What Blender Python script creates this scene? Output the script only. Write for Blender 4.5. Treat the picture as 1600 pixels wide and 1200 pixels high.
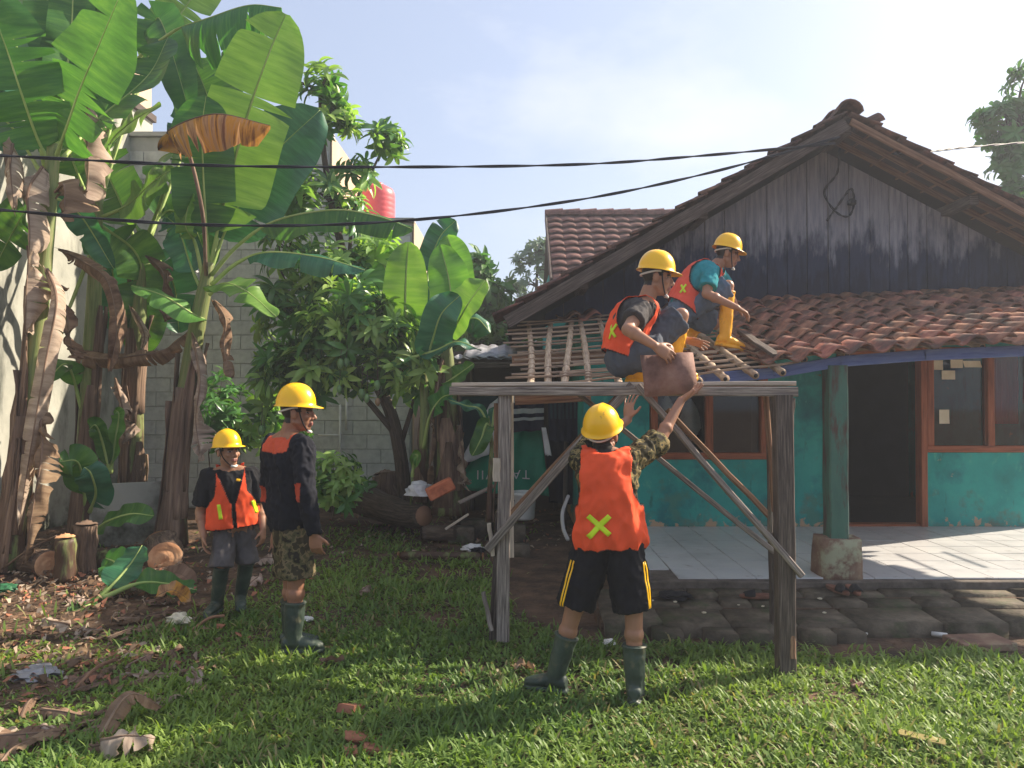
import bpy, bmesh, math, random
import numpy as np
from mathutils import Vector as V, Matrix as M, Euler, noise
from mathutils.bvhtree import BVHTree
for o in list(bpy.data.objects): bpy.data.objects.remove(o)
R = random.Random(11)
sc = bpy.context.scene
C = sc.collection
# ---------------------------------------------------------------- camera, sky, sun, exposure
HC = 1.6; F = 1200.0; PITCH = math.atan(16 / 1200)
cam = bpy.data.cameras.new('camera'); cam.sensor_width = 36; cam.lens = 27; cam.clip_start = .05; cam.clip_end = 2000
co = bpy.data.objects.new('camera', cam); C.objects.link(co)
co.location = (0, 0, HC); co.rotation_euler = (math.pi / 2 + PITCH, 0, 0)
sc.camera = co
SUN = V((1.05, .48, .80)).normalized()
EL = math.asin(SUN.z); AZ = math.atan2(SUN.x, SUN.y)
w = bpy.data.worlds.new('World'); sc.world = w; w.use_nodes = True
nt = w.node_tree; bg = nt.nodes['Background']
sky = nt.nodes.new('ShaderNodeTexSky'); sky.sky_type = 'NISHITA'; sky.sun_disc = False
sky.sun_elevation = EL; sky.sun_rotation = AZ; sky.air_density = 1.0; sky.dust_density = 3.2; sky.ozone_density = 2.0; sky.altitude = 20
tc = nt.nodes.new('ShaderNodeTexCoord')
mp = nt.nodes.new('ShaderNodeMapping'); mp.inputs['Scale'].default_value = (1, 1, 2.1); mp.inputs['Location'].default_value = (.62, 3.1, .35)
nz = nt.nodes.new('ShaderNodeTexNoise'); nz.inputs['Scale'].default_value = 2.6; nz.inputs['Detail'].default_value = 7; nz.inputs['Roughness'].default_value = .55
nt.links.new(tc.outputs['Generated'], mp.inputs['Vector']); nt.links.new(mp.outputs['Vector'], nz.inputs['Vector'])
rp = nt.nodes.new('ShaderNodeValToRGB'); rp.color_ramp.elements[0].position = .54; rp.color_ramp.elements[1].position = .74
rp.color_ramp.elements[0].color = (0, 0, 0, 1); rp.color_ramp.elements[1].color = (.55, .55, .55, 1)
nt.links.new(nz.outputs['Fac'], rp.inputs['Fac'])
haz = nt.nodes.new('ShaderNodeMixRGB'); haz.inputs['Fac'].default_value = .66; haz.inputs['Color2'].default_value = (1.75, 1.92, 2.4, 1)
nt.links.new(sky.outputs['Color'], haz.inputs['Color1'])
mx = nt.nodes.new('ShaderNodeMixRGB'); mx.inputs['Color2'].default_value = (3.4, 3.45, 3.6, 1)
nt.links.new(rp.outputs['Color'], mx.inputs['Fac']); nt.links.new(haz.outputs['Color'], mx.inputs['Color1'])
nt.links.new(mx.outputs['Color'], bg.inputs['Color']); bg.inputs['Strength'].default_value = .135
sl = bpy.data.lights.new('sun', 'SUN'); sl.energy = 4.7; sl.angle = math.radians(.6); sl.color = (1, .87, .70)
so = bpy.data.objects.new('sun', sl); C.objects.link(so); so.rotation_euler = SUN.to_track_quat('Z', 'Y').to_euler(); so.location = (8, 4, 12)
sc.view_settings.view_transform = 'Standard'; sc.view_settings.look = 'None'; sc.view_settings.exposure = 1.24; sc.view_settings.gamma = 1
sc.render.resolution_x = 1024; sc.render.resolution_y = 768
# ---------------------------------------------------------------- helpers
_f = V((0, math.cos(PITCH), math.sin(PITCH))); _u = V((0, -math.sin(PITCH), math.cos(PITCH)))
def A(px, py, Y):
    d = _f + V((1, 0, 0)) * ((px - 800) / F) + _u * ((600 - py) / F)
    return V((0, 0, HC)) + d * (Y / d.y)
def G(px, py, z=0.0):
    d = _f + V((1, 0, 0)) * ((px - 800) / F) + _u * ((600 - py) / F)
    return V((0, 0, HC)) + d * ((z - HC) / d.z)
def lin(r, g, b):
    f = lambda c: (c / 255 / 12.92) if c <= 10 else (((c / 255 + .055) / 1.055) ** 2.4)
    return (f(r), f(g), f(b), 1)
WM = {}
def place(o, parent, m4):
    C.objects.link(o)
    if parent is not None:
        o.parent = parent; o.matrix_basis = WM[parent.name].inverted() @ m4
    else: o.matrix_basis = m4
    WM[o.name] = m4.copy()
    return o
def tag(o, label=None, cat=None, group=None, kind=None):
    if label: o['label'] = label
    if cat: o['category'] = cat
    if group: o['group'] = group
    if kind: o['kind'] = kind
    return o
def thing(name, loc, label=None, cat=None, group=None, kind=None):
    o = bpy.data.objects.new(name, None); o.empty_display_size = .1
    place(o, None, M.Translation(V(loc))); return tag(o, label, cat, group, kind)
def mkmesh(name, verts, faces, mats, midx=None, uvs=None, smooth=False):
    me = bpy.data.meshes.new(name); me.from_pydata([tuple(v) for v in verts], [], faces)
    for m in (mats if isinstance(mats, (list, tuple)) else [mats]): me.materials.append(m)
    if midx: me.polygons.foreach_set('material_index', midx)
    if uvs:
        l = me.uv_layers.new(name='UVMap'); l.data.foreach_set('uv', [c for f in uvs for p in f for c in p])
    if smooth is True: me.polygons.foreach_set('use_smooth', [True] * len(faces))
    elif smooth: me.polygons.foreach_set('use_smooth', smooth)
    me.update(); return me
def obj(name, verts, faces, mats, parent=None, midx=None, uvs=None, smooth=False, origin=None):
    if origin is None:
        a = np.array([tuple(v) for v in verts]); lo = a.min(0); hi = a.max(0)
        origin = V(((lo[0] + hi[0]) / 2, (lo[1] + hi[1]) / 2, lo[2]))
    me = mkmesh(name, [V(v) - origin for v in verts], faces, mats, midx, uvs, smooth)
    return place(bpy.data.objects.new(name, me), parent, M.Translation(origin))
def inst(name, me, parent, m4): return place(bpy.data.objects.new(name, me), parent, m4)
def frame(o, x, y, z):
    return M(((x[0], y[0], z[0], o[0]), (x[1], y[1], z[1], o[1]), (x[2], y[2], z[2], o[2]), (0, 0, 0, 1)))
class MB:
    def __init__(s): s.v = []; s.f = []; s.m = []; s.uv = []; s.s = []
    def add(s, vs, fs, m=0, uv=None, smooth=False):
        k = len(s.v); s.v += [V(v) for v in vs]
        for i, f in enumerate(fs):
            s.f.append(tuple(a + k for a in f)); s.m.append(m); s.s.append(smooth)
            s.uv.append(uv[i] if uv else [(0, 0)] * len(f))
        return s
    def box(s, x0, x1, y0, y1, z0, z1, m=0):
        p = [(x0, y0, z0), (x1, y0, z0), (x1, y1, z0), (x0, y1, z0), (x0, y0, z1), (x1, y0, z1), (x1, y1, z1), (x0, y1, z1)]
        fs = [(0, 3, 2, 1), (4, 5, 6, 7), (0, 1, 5, 4), (1, 2, 6, 5), (2, 3, 7, 6), (3, 0, 4, 7)]
        return s.add(p, fs, m)
    def beam(s, a, b, wd, ht, up=(0, 0, 1), ch=.006, n=1, jit=0, m=0, rr=R):
        a = V(a); b = V(b); T = (b - a).normalized(); S = T.cross(V(up))
        if S.length < 1e-4: S = T.cross(V((0, 1, 0)))
        S.normalize(); U = S.cross(T); L = (b - a).length; w2 = wd / 2; h2 = ht / 2; c = min(ch, w2 * .6, h2 * .6)
        sec = [(-w2 + c, -h2), (w2 - c, -h2), (w2, -h2 + c), (w2, h2 - c), (w2 - c, h2), (-w2 + c, h2), (-w2, h2 - c), (-w2, -h2 + c)]
        uo = rr.random() * 50; vo = rr.random() * 50; vs = []; fs = []; uv = []
        for i in range(n + 1):
            p = a.lerp(b, i / n); j = jit if 0 < i < n else jit * .3
            dx, dy = rr.uniform(-j, j), rr.uniform(-j, j)
            vs += [p + S * (x + dx) + U * (y + dy) for x, y in sec]
        per = [0]
        for k in range(8): q = sec[(k + 1) % 8]; per.append(per[-1] + math.hypot(q[0] - sec[k][0], q[1] - sec[k][1]))
        for i in range(n):
            for k in range(8):
                k2 = (k + 1) % 8; fs.append((i * 8 + k, i * 8 + k2, i * 8 + 8 + k2, i * 8 + 8 + k))
                u0 = uo + L * i / n; u1 = uo + L * (i + 1) / n
                uv.append([(u0, vo + per[k]), (u0, vo + per[k + 1]), (u1, vo + per[k + 1]), (u1, vo + per[k])])
        fs.append(tuple(range(7, -1, -1))); fs.append(tuple(n * 8 + k for k in range(8)))
        uv.append([(uo + x, vo + y) for x, y in reversed(sec)]); uv.append([(uo + x, vo + y) for x, y in sec])
        return s.add(vs, fs, m, uv)
    def tube(s, pts, rad, seg=8, m=0, cap=True, smooth=True):
        pts = [V(p) for p in pts]; n = len(pts)
        if not isinstance(rad, (list, tuple)): rad = [rad] * n
        vs = []; fs = []; uv = []; ref = None; L = 0
        uo = R.random() * 50
        for i, p in enumerate(pts):
            T = (pts[min(i + 1, n - 1)] - pts[max(i - 1, 0)]).normalized()
            if ref is None: ref = T.orthogonal().normalized()
            ref = (ref - T * ref.dot(T)).normalized(); B = T.cross(ref)
            vs += [p + (ref * math.cos(2 * math.pi * k / seg) + B * math.sin(2 * math.pi * k / seg)) * rad[i] for k in range(seg)]
            if i:
                l0 = L; L += (p - pts[i - 1]).length
                for k in range(seg):
                    k2 = (k + 1) % seg; o = (i - 1) * seg
                    fs.append((o + k, o + k2, o + seg + k2, o + seg + k))
                    c = 2 * math.pi * max(rad) / seg
                    uv.append([(uo + l0, k * c), (uo + l0, k * c + c), (uo + L, k * c + c), (uo + L, k * c)])
        if cap:
            fs.append(tuple(range(seg - 1, -1, -1))); fs.append(tuple((n - 1) * seg + k for k in range(seg)))
            uv.append([(0, 0)] * seg); uv.append([(0, 0)] * seg)
        return s.add(vs, fs, m, uv, smooth)
    def lathe(s, c, prof, seg=20, m=0, smooth=True):
        vs = []; fs = []
        for r, z in prof: vs += [V(c) + V((r * math.cos(2 * math.pi * k / seg), r * math.sin(2 * math.pi * k / seg), z)) for k in range(seg)]
        for i in range(len(prof) - 1):
            for k in range(seg):
                k2 = (k + 1) % seg; fs.append((i * seg + k, i * seg + k2, i * seg + seg + k2, i * seg + seg + k))
        fs.append(tuple(range(seg - 1, -1, -1))); fs.append(tuple((len(prof) - 1) * seg + k for k in range(seg)))
        return s.add(vs, fs, m, None, smooth)
    def quad(s, p, m=0, uv=None): return s.add(p, [tuple(range(len(p)))], m, [uv] if uv else None)
    def build(s, name, mats, parent=None, origin=None): return obj(name, s.v, s.f, mats, parent, s.m, s.uv, s.s, origin)
    def mesh(s, name, mats): return mkmesh(name, s.v, s.f, mats, s.m, s.uv, s.s)
def spline(pts, n):
    pts = [V(p) for p in pts]; P = [pts[0] * 2 - pts[1]] + pts + [pts[-1] * 2 - pts[-2]]; out = []; k = len(pts) - 1
    for i in range(n + 1):
        t = i / n * k; j = min(int(t), k - 1); t -= j; a, b, c, d = P[j:j + 4]
        out.append(.5 * ((2 * b) + (c - a) * t + (2 * a - 5 * b + 4 * c - d) * t * t + (3 * b - a - 3 * c + d) * t ** 3))
    return out
# ---------------------------------------------------------------- materials
def pm(name, cols, scale=4, stretch=(1, 1, 1), coord='P', detail=6, rough=.8, bump=.3, bscale=None, rnd=.15, dist=.01, spec=.3, pos=None, transl=0, tcol=None, metal=0, att=None, hsv=0, extra=None):
    m = bpy.data.materials.new(name); m.use_nodes = True; nt = m.node_tree; L = nt.links; b = nt.nodes['Principled BSDF']
    N = nt.nodes.new
    if coord == 'P': src = N('ShaderNodeNewGeometry').outputs['Position']
    else: src = N('ShaderNodeTexCoord').outputs['Object' if coord == 'O' else 'UV']
    mp = N('ShaderNodeMapping'); mp.inputs['Scale'].default_value = stretch; L.new(src, mp.inputs['Vector'])
    oi = N('ShaderNodeObjectInfo')
    if coord == 'O':
        ml = N('ShaderNodeMath'); ml.operation = 'MULTIPLY'; ml.inputs[1].default_value = 77; L.new(oi.outputs['Random'], ml.inputs[0]); L.new(ml.outputs[0], mp.inputs['Location'])
    n1 = N('ShaderNodeTexNoise'); n1.inputs['Scale'].default_value = scale; n1.inputs['Detail'].default_value = detail; n1.inputs['Roughness'].default_value = .62
    L.new(mp.outputs['Vector'], n1.inputs['Vector'])
    rp = N('ShaderNodeValToRGB'); e = rp.color_ramp.elements; k = len(cols)
    pos = pos or [.30 + .40 * i / max(1, k - 1) for i in range(k)]
    while len(e) < k: e.new(.5)
    for i in range(k): e[i].position = pos[i]; e[i].color = cols[i]
    L.new(n1.outputs['Fac'], rp.inputs['Fac']); col = rp.outputs['Color']
    if att:
        at = N('ShaderNodeAttribute'); at.attribute_name = att; mm = N('ShaderNodeMixRGB'); mm.blend_type = 'MULTIPLY'; mm.inputs['Fac'].default_value = 1
        L.new(at.outputs['Color'], mm.inputs['Color1']); L.new(col, mm.inputs['Color2']); col = mm.outputs['Color']
    if extra: col = extra(nt, col, mp)
    if rnd or hsv:
        hs = N('ShaderNodeHueSaturation'); mr = N('ShaderNodeMapRange'); mr.inputs['To Min'].default_value = 1 - rnd; mr.inputs['To Max'].default_value = 1 + rnd
        L.new(oi.outputs['Random'], mr.inputs['Value']); L.new(mr.outputs[0], hs.inputs['Value'])
        if hsv:
            mt = N('ShaderNodeMath'); mt.operation = 'MULTIPLY'; mt.inputs[1].default_value = 7.13; fr = N('ShaderNodeMath'); fr.operation = 'FRACT'
            m2 = N('ShaderNodeMapRange'); m2.inputs['To Min'].default_value = .5 - hsv; m2.inputs['To Max'].default_value = .5 + hsv
            L.new(oi.outputs['Random'], mt.inputs[0]); L.new(mt.outputs[0], fr.inputs[0]); L.new(fr.outputs[0], m2.inputs['Value']); L.new(m2.outputs[0], hs.inputs['Hue'])
        L.new(col, hs.inputs['Color']); col = hs.outputs['Color']
    L.new(col, b.inputs['Base Color']); b.inputs['Roughness'].default_value = rough; b.inputs['Metallic'].default_value = metal
    b.inputs['Specular IOR Level'].default_value = spec
    if bump:
        n2 = N('ShaderNodeTexNoise'); n2.inputs['Scale'].default_value = bscale or scale * 3; n2.inputs['Detail'].default_value = 5
        L.new(mp.outputs['Vector'], n2.inputs['Vector']); bp = N('ShaderNodeBump'); bp.inputs['Strength'].default_value = bump; bp.inputs['Distance'].default_value = dist
        L.new(n2.outputs['Fac'], bp.inputs['Height']); L.new(bp.outputs['Normal'], b.inputs['Normal'])
    if transl:
        tr = N('ShaderNodeBsdfTranslucent'); mxs = N('ShaderNodeMixShader'); mxs.inputs['Fac'].default_value = transl
        if tcol:
            mm = N('ShaderNodeMixRGB'); mm.blend_type = 'MULTIPLY'; mm.inputs['Fac'].default_value = 1; mm.inputs['Color2'].default_value = tcol
            L.new(col, mm.inputs['Color1']); L.new(mm.outputs['Color'], tr.inputs['Color'])
        else: L.new(col, tr.inputs['Color'])
        L.new(b.outputs[0], mxs.inputs[1]); L.new(tr.outputs[0], mxs.inputs[2]); L.new(mxs.outputs[0], nt.nodes['Material Output'].inputs['Surface'])
    return m
def over(col2, scale, lo, hi, stretch=None, zfade=None, detail=6):
    """mix a second colour over the first where a noise (plus a height term) passes a threshold: stains, peeling, moss"""
    def f(nt, col, mp):
        N = nt.nodes.new; L = nt.links
        g = N('ShaderNodeNewGeometry'); m2 = N('ShaderNodeMapping'); m2.inputs['Scale'].default_value = stretch or (1, 1, 1); L.new(g.outputs['Position'], m2.inputs['Vector'])
        n = N('ShaderNodeTexNoise'); n.inputs['Scale'].default_value = scale; n.inputs['Detail'].default_value = detail; n.inputs['Roughness'].default_value = .65; L.new(m2.outputs['Vector'], n.inputs['Vector'])
        v = n.outputs['Fac']
        if zfade:
            z0, k = zfade; sx = N('ShaderNodeSeparateXYZ'); L.new(g.outputs['Position'], sx.inputs[0])
            a = N('ShaderNodeMath'); a.operation = 'SUBTRACT'; a.inputs[0].default_value = z0; L.new(sx.outputs['Z'], a.inputs[1])
            b = N('ShaderNodeMath'); b.operation = 'MULTIPLY'; b.inputs[1].default_value = k; L.new(a.outputs[0], b.inputs[0])
            c = N('ShaderNodeMath'); L.new(b.outputs[0], c.inputs[0]); L.new(v, c.inputs[1]); v = c.outputs[0]
        mr = N('ShaderNodeMapRange'); mr.inputs['From Min'].default_value = lo; mr.inputs['From Max'].default_value = hi; L.new(v, mr.inputs['Value'])
        mx = N('ShaderNodeMixRGB'); mx.inputs['Color2'].default_value = col2; L.new(mr.outputs[0], mx.inputs['Fac']); L.new(col, mx.inputs['Color1'])
        return mx.outputs['Color']
    return f
def chain(*fs):
    def f(nt, col, mp):
        for g in fs: col = g(nt, col, mp)
        return col
    return f
MT = {}
MT['wood'] = pm('weathered_wood', [lin(66, 58, 54), lin(128, 118, 110), lin(176, 166, 154)], 3.6, (1.2, 26, 26), 'U', rough=.85, bump=.5, bscale=6, rnd=.22, dist=.006)
MT['woodbrown'] = pm('brown_wood', [lin(82, 58, 45), lin(130, 98, 76), lin(165, 132, 104)], 2.2, (1.2, 24, 24), 'U', rough=.85, bump=.5, bscale=6, rnd=.2, dist=.006)
MT['wooddark'] = pm('dark_wood', [lin(46, 38, 36), lin(80, 70, 64), lin(122, 110, 100)], 3.6, (1.2, 26, 26), 'U', rough=.85, bump=.5, bscale=6, rnd=.25, dist=.006)
MT['woodlight'] = pm('pale_lit_wood', [lin(150, 134, 118), lin(190, 176, 158), lin(214, 202, 184)], 2.2, (1.2, 24, 24), 'U', rough=.85, bump=.4, bscale=6, rnd=.1, dist=.005)  # paler copy of the wood, sunlight put into the colour of lit boards
MT['redwood'] = pm('varnished_frame_wood', [lin(96, 50, 30), lin(140, 78, 48), lin(160, 94, 62)], 2, (1.5, 20, 20), 'U', rough=.5, bump=.2, rnd=.1)
MT['bamboo'] = pm('dry_bamboo', [lin(118, 96, 78), lin(172, 148, 122), lin(196, 176, 150)], 3, (2, 14, 14), 'U', rough=.6, bump=.25, rnd=.18)
MT['batten'] = pm('split_batten', [lin(98, 82, 72), lin(150, 128, 108), lin(182, 158, 132)], 3, (1.5, 20, 20), 'U', rough=.8, bump=.3, rnd=.25)
MT['bluebeam'] = pm('blue_painted_beam', [lin(72, 90, 146), lin(94, 114, 172), lin(116, 132, 176)], 3, (1.5, 12, 12), 'U', rough=.6, bump=.3, rnd=.05)
MT['teal'] = pm('teal_limewash', [lin(22, 120, 116), lin(34, 146, 138), lin(50, 162, 152)], 1.6, rough=.75, bump=.25, bscale=14, rnd=.04,
    extra=chain(over(lin(20, 92, 104), 1.7, .52, .70), over(lin(74, 164, 146), 11, .60, .72, stretch=(1, 1, .5)), over(lin(30, 84, 80), 6, .62, .74, stretch=(1.5, 1.5, .4)), over(lin(96, 104, 90), 5, .60, .85, zfade=(.5, .55)), over(lin(24, 60, 58), 1.9, .497, .503, stretch=(1.2, 1.2, .8)) if False else over(lin(60, 128, 116), 2.4, .58, .66), over(lin(176, 158, 128), 3.4, .685, .70, stretch=(1, 1, 1.5)), over(lin(86, 78, 62), 4.1, .715, .73, stretch=(1, 1, 2)), over(lin(176, 150, 122), 7, .70, .73, zfade=(.42, .8))))
MT['tealpaint'] = pm('teal_gloss_paint', [lin(54, 88, 80), lin(70, 112, 96), lin(92, 120, 104)], 3, (1, 1, .3), rough=.55, bump=.25, rnd=.03, extra=over(lin(82, 62, 54), 3.0, .5, .62, stretch=(3, 3, .7)))
MT['plank'] = pm('gable_plank', [lin(104, 106, 116), lin(136, 137, 144), lin(160, 160, 164)], 3, (10, 10, .8), rough=.85, bump=.4, bscale=10, rnd=.10, dist=.006,
    extra=chain(over(lin(42, 52, 76), 2.6, .50, .72, stretch=(3.6, 3.6, .9), zfade=(3.42, .60)), over(lin(28, 36, 56), 6, .60, .72, stretch=(3, 3, .5), zfade=(3.2, .5))))  # mould stains; their blue tint stands in for veiling lens glare
MT['terra'] = pm('weathered_terracotta', [lin(92, 64, 56), lin(146, 98, 78), lin(178, 130, 106)], 9, coord='O', rough=.8, bump=.35, bscale=40, rnd=.26, hsv=.012, dist=.006, extra=over(lin(84, 70, 62), 5, .44, .64))
MT['terradark'] = pm('shaded_terracotta', [lin(52, 42, 40), lin(86, 62, 54), lin(124, 86, 70)], 9, coord='O', rough=.85, bump=.35, bscale=40, rnd=.25, hsv=.012, dist=.006)  # darker copy of the roof clay, shade of the main roof painted in
MT['terra2'] = pm('pink_terracotta', [lin(78, 56, 52), lin(114, 80, 72), lin(138, 98, 88)], 9, coord='O', rough=.8, bump=.3, bscale=40, rnd=.16, dist=.005)
MT['brick'] = pm('orange_clay', [lin(140, 76, 52), lin(190, 110, 78), lin(206, 132, 98)], 8, rough=.85, bump=.5, bscale=40, rnd=.15)
MT['floortile'] = pm('glazed_floor_tile', [lin(176, 176, 176), lin(196, 196, 196), lin(204, 204, 202)], 2.2, rough=.32, bump=.05, bscale=20, rnd=.05, spec=.4, extra=over(lin(120, 108, 96), 5, .62, .74))
MT['grout'] = pm('dirty_mortar', [lin(70, 64, 58), lin(96, 88, 80), lin(116, 106, 98)], 8, rough=.9, bump=.5, bscale=40, rnd=.05)
MT['stone'] = pm('mossy_paving_stone', [lin(58, 52, 44), lin(84, 76, 64), lin(106, 96, 82)], 8, rough=.92, bump=.6, bscale=26, rnd=.22, dist=.02, extra=over(lin(62, 70, 44), 4.5, .50, .68))
MT['concrete'] = pm('grey_render', [lin(134, 136, 128), lin(160, 160, 150), lin(176, 176, 166)], 1.3, rough=.9, bump=.3, bscale=18, rnd=.03, extra=chain(over(lin(70, 72, 66), 1.2, .52, .70, stretch=(1.6, 1.6, .5)), over(lin(62, 66, 52), 2.2, .50, .75, zfade=(.5, .35))))
MT['block'] = pm('concrete_block', [lin(172, 172, 172), lin(192, 192, 192), lin(206, 206, 204)], 9, coord='O', rough=.92, bump=.5, bscale=60, rnd=.07, dist=.008)
MT['mortar'] = pm('block_mortar', [lin(160, 160, 158), lin(176, 174, 172)], 6, rough=.95, bump=.3, rnd=0)
MT['beige'] = pm('sunlit_beige', [lin(176, 152, 130), lin(198, 174, 150)], 2, rough=.9, bump=.2, rnd=0)  # beige carries the warm sunlight of the lit wall faces
MT['soil'] = pm('bare_soil', [lin(50, 40, 32), lin(84, 66, 52), lin(116, 90, 70)], 3.5, rough=.95, bump=.9, bscale=22, rnd=0, dist=.04)
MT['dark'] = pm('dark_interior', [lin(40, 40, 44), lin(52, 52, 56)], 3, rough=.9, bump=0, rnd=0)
MT['cable'] = pm('black_cable', [lin(26, 28, 36), lin(40, 42, 50)], 8, rough=.6, bump=0, rnd=0)
MT['white'] = pm('off_white_plastic', [lin(196, 194, 188), lin(222, 220, 214)], 6, rough=.5, bump=.05, rnd=.06)
MT['paper'] = pm('paper', [lin(196, 186, 160), lin(216, 208, 184)], 8, rough=.9, bump=.05, rnd=.08)
def glass_mat():
    m = bpy.data.materials.new('window_glass'); m.use_nodes = True; nt = m.node_tree; N = nt.nodes.new; L = nt.links
    t = N('ShaderNodeBsdfTransparent'); t.inputs['Color'].default_value = (.80, .84, .84, 1); g = N('ShaderNodeBsdfGlossy'); g.inputs['Roughness'].default_value = .04
    fr = N('ShaderNodeFresnel'); fr.inputs['IOR'].default_value = 1.5; mx = N('ShaderNodeMixShader')
    L.new(fr.outputs[0], mx.inputs['Fac']); L.new(t.outputs[0], mx.inputs[1]); L.new(g.outputs[0], mx.inputs[2]); L.new(mx.outputs[0], nt.nodes['Material Output'].inputs['Surface']); return m
MT['glass'] = glass_mat()
# ---------------------------------------------------------------- ground
def ground():
    xs = sorted(set([-200, -60, -25] + [round(-12 + .25 * i, 3) for i in range(97)] + [25, 60, 200])); ys = sorted(set([-60, -15, -4] + [round(-1 + .25 * i, 3) for i in range(73)] + [25, 60, 250]))
    vs = []
    for y in ys:
        for x in xs:
            near = abs(x) < 11 and -1 < y < 16
            vs.append((x, y, (noise.noise((x * .7, y * .7, 3.3)) * .025 + noise.noise((x * 2.3, y * 2.3, 1.3)) * .012 - .012) if near else -.02))
    n = len(xs); fs = [(j * n + i, j * n + i + 1, j * n + n + i + 1, j * n + n + i) for j in range(len(ys) - 1) for i in range(n - 1)]
    o = obj('ground', vs, fs, MT['soil'], smooth=True, origin=V((0, 0, 0))); tag(o, 'bare brown yard soil under the grass', kind='structure')
ground()
# ---------------------------------------------------------------- veranda floor and stone apron
YB = 8.16                                       # front wall of the house
FX0, FX1, FY0 = .96, 6.1, 5.87
m = MB(); m.box(FX0, FX1, FY0 + .006, YB, -.1, .188); vf = m.build('veranda_floor', MT['grout']); tag(vf, 'raised veranda floor laid with pale square tiles', kind='structure')
m = MB(); m.box(-.1455, .1455, -.1455, .1455, 0, .010); tile_me = m.mesh('floor_tile', MT['floortile'])
j = 0
y = FY0 + .155
while y < YB:
    i = 0; x = FX0 + .155
    while x < FX1:
        d = min(1, (YB - (y - .148) - .005) / .296)
        mm = M.Translation((x + R.uniform(-.002, .002), y - .148 + .148 * d, .1885 + R.uniform(0, .0022))) @ M.Diagonal((1, d, 1, 1))
        if (i, j) not in ((0, 0),): inst('floor_tile', tile_me, vf, mm)
        x += .301; i += 1
    y += .301; j += 1
m = MB(); m.beam((FX0 - .02, FY0 - .03, .135), (FX1, FY0 - .03, .135), .072, .10, n=14, jit=.006); kb = m.build('kerb_strip', MT['grout']); tag(kb, 'worn mortar kerb along the front of the veranda floor', kind='structure')
def rock(x0, x1, y0, y1, z0, z1, rr, tilt=0.0):
    """an irregular dressed stone: bevelled box with uneven corners"""
    m = MB(); bm = bmesh.new(); bmesh.ops.create_cube(bm, size=1)
    bmesh.ops.bevel(bm, geom=bm.edges[:], offset=.028, segments=2, affect='EDGES')
    c = V(((x0 + x1) / 2, (y0 + y1) / 2, (z0 + z1) / 2)); s = V((x1 - x0, y1 - y0, z1 - z0)); sd = rr.random() * 90; a = rr.uniform(-.06, .06)
    vs = []
    for v in bm.verts:
        p = V((v.co.x * s.x, v.co.y * s.y, v.co.z * s.z)); p += V((noise.noise(p * 5 + V((sd, 0, 0))), noise.noise(p * 5 + V((0, sd, 0))), .6 * noise.noise(p * 5 + V((0, 0, sd))))) * .014
        p.z += p.y * tilt; p = M.Rotation(a, 3, 'Z') @ p; vs.append(c + p)
    fs = [tuple(v.index for v in f.verts) for f in bm.faces]; bm.free(); return vs, fs
m = MB(); m.box(.6, 5.9, 5.20, 5.442, -.2, .055); m.box(.6, 5.9, 5.442, 5.632, -.2, .088); m.box(.6, 5.9, 5.632, 5.80, -.2, .112); ap = m.build('stone_apron', MT['soil']); tag(ap, 'mossy stone paving stepping down from the veranda to the grass', kind='structure')
rr = random.Random(5)
for (y0, y1, zt, lo, hi) in ((5.14, 5.44, .085, .36, .58), (5.45, 5.63, .115, .22, .46), (5.64, 5.80, .135, .24, .5)):
    x = .62
    while x < 5.6:
        wd = rr.uniform(lo, hi) * (.8 if x < 2.3 else 1.1); vs, fs = rock(x, x + wd - .012, y0 + rr.uniform(-.03, .02), y1, -.12, zt + rr.uniform(-.012, .008), rr, .05)
        obj('paving_stone', vs, fs, MT['stone'], ap, smooth=True); x += wd
for (px0, px1) in ((1015, 1060), (1095, 1142), (1145, 1192), (1242, 1290), (1294, 1336)):
    x0 = G(px0, 990).x; x1 = G(px1, 990).x; vs, fs = rock(x0, x1, 4.98 + rr.uniform(-.02, .03), 5.15, -.08, .055, rr)
    obj('paving_stone', vs, fs, MT['stone'], ap, smooth=True)
# ---------------------------------------------------------------- the house
AX, AZp, YF = 3.33, 4.34, 7.55                 # ridge x, ridge z, front edge of the main roof
SLL, SLR = .585, .53
def zmain(x): return AZp - (SLL * (AX - x) if x < AX else SLR * (x - AX))
house = thing('house', (3.3, 9.5, 0), 'old teal single-storey house with plank gable, tiled roofs and open veranda', 'house')
m = MB(); T = YB + .14
for (x0, x1, z0, z1) in ((.76, 1.46, -.1, 2.38), (1.46, 2.72, -.1, .906), (1.46, 2.72, 2.1, 2.38), (2.72, 3.45, -.1, 2.38), (3.45, 5.575, 2.1, 2.38), (4.395, 5.575, -.1, .98), (5.575, 5.62, -.1, 2.38)):
    m.box(x0, x1, YB, T, z0, z1)
m.box(.76, .9, T, 12, -.1, 2.60); m.box(5.48, 5.62, T, 12, -.1, 2.62); m.box(.76, 5.62, 12, 12.14, -.1, 2.62)
m.build('wall', MT['teal'], house)
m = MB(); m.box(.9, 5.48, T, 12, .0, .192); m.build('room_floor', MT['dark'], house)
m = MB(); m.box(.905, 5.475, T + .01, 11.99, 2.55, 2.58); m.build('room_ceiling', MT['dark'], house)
m = MB(); m.box(3.3, 3.36, 8.6, 11.95, .193, 2.54); m.box(.905, 5.47, 10.6, 10.66, .193, 2.54); m.build('room_partition', MT['dark'], house)
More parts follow.
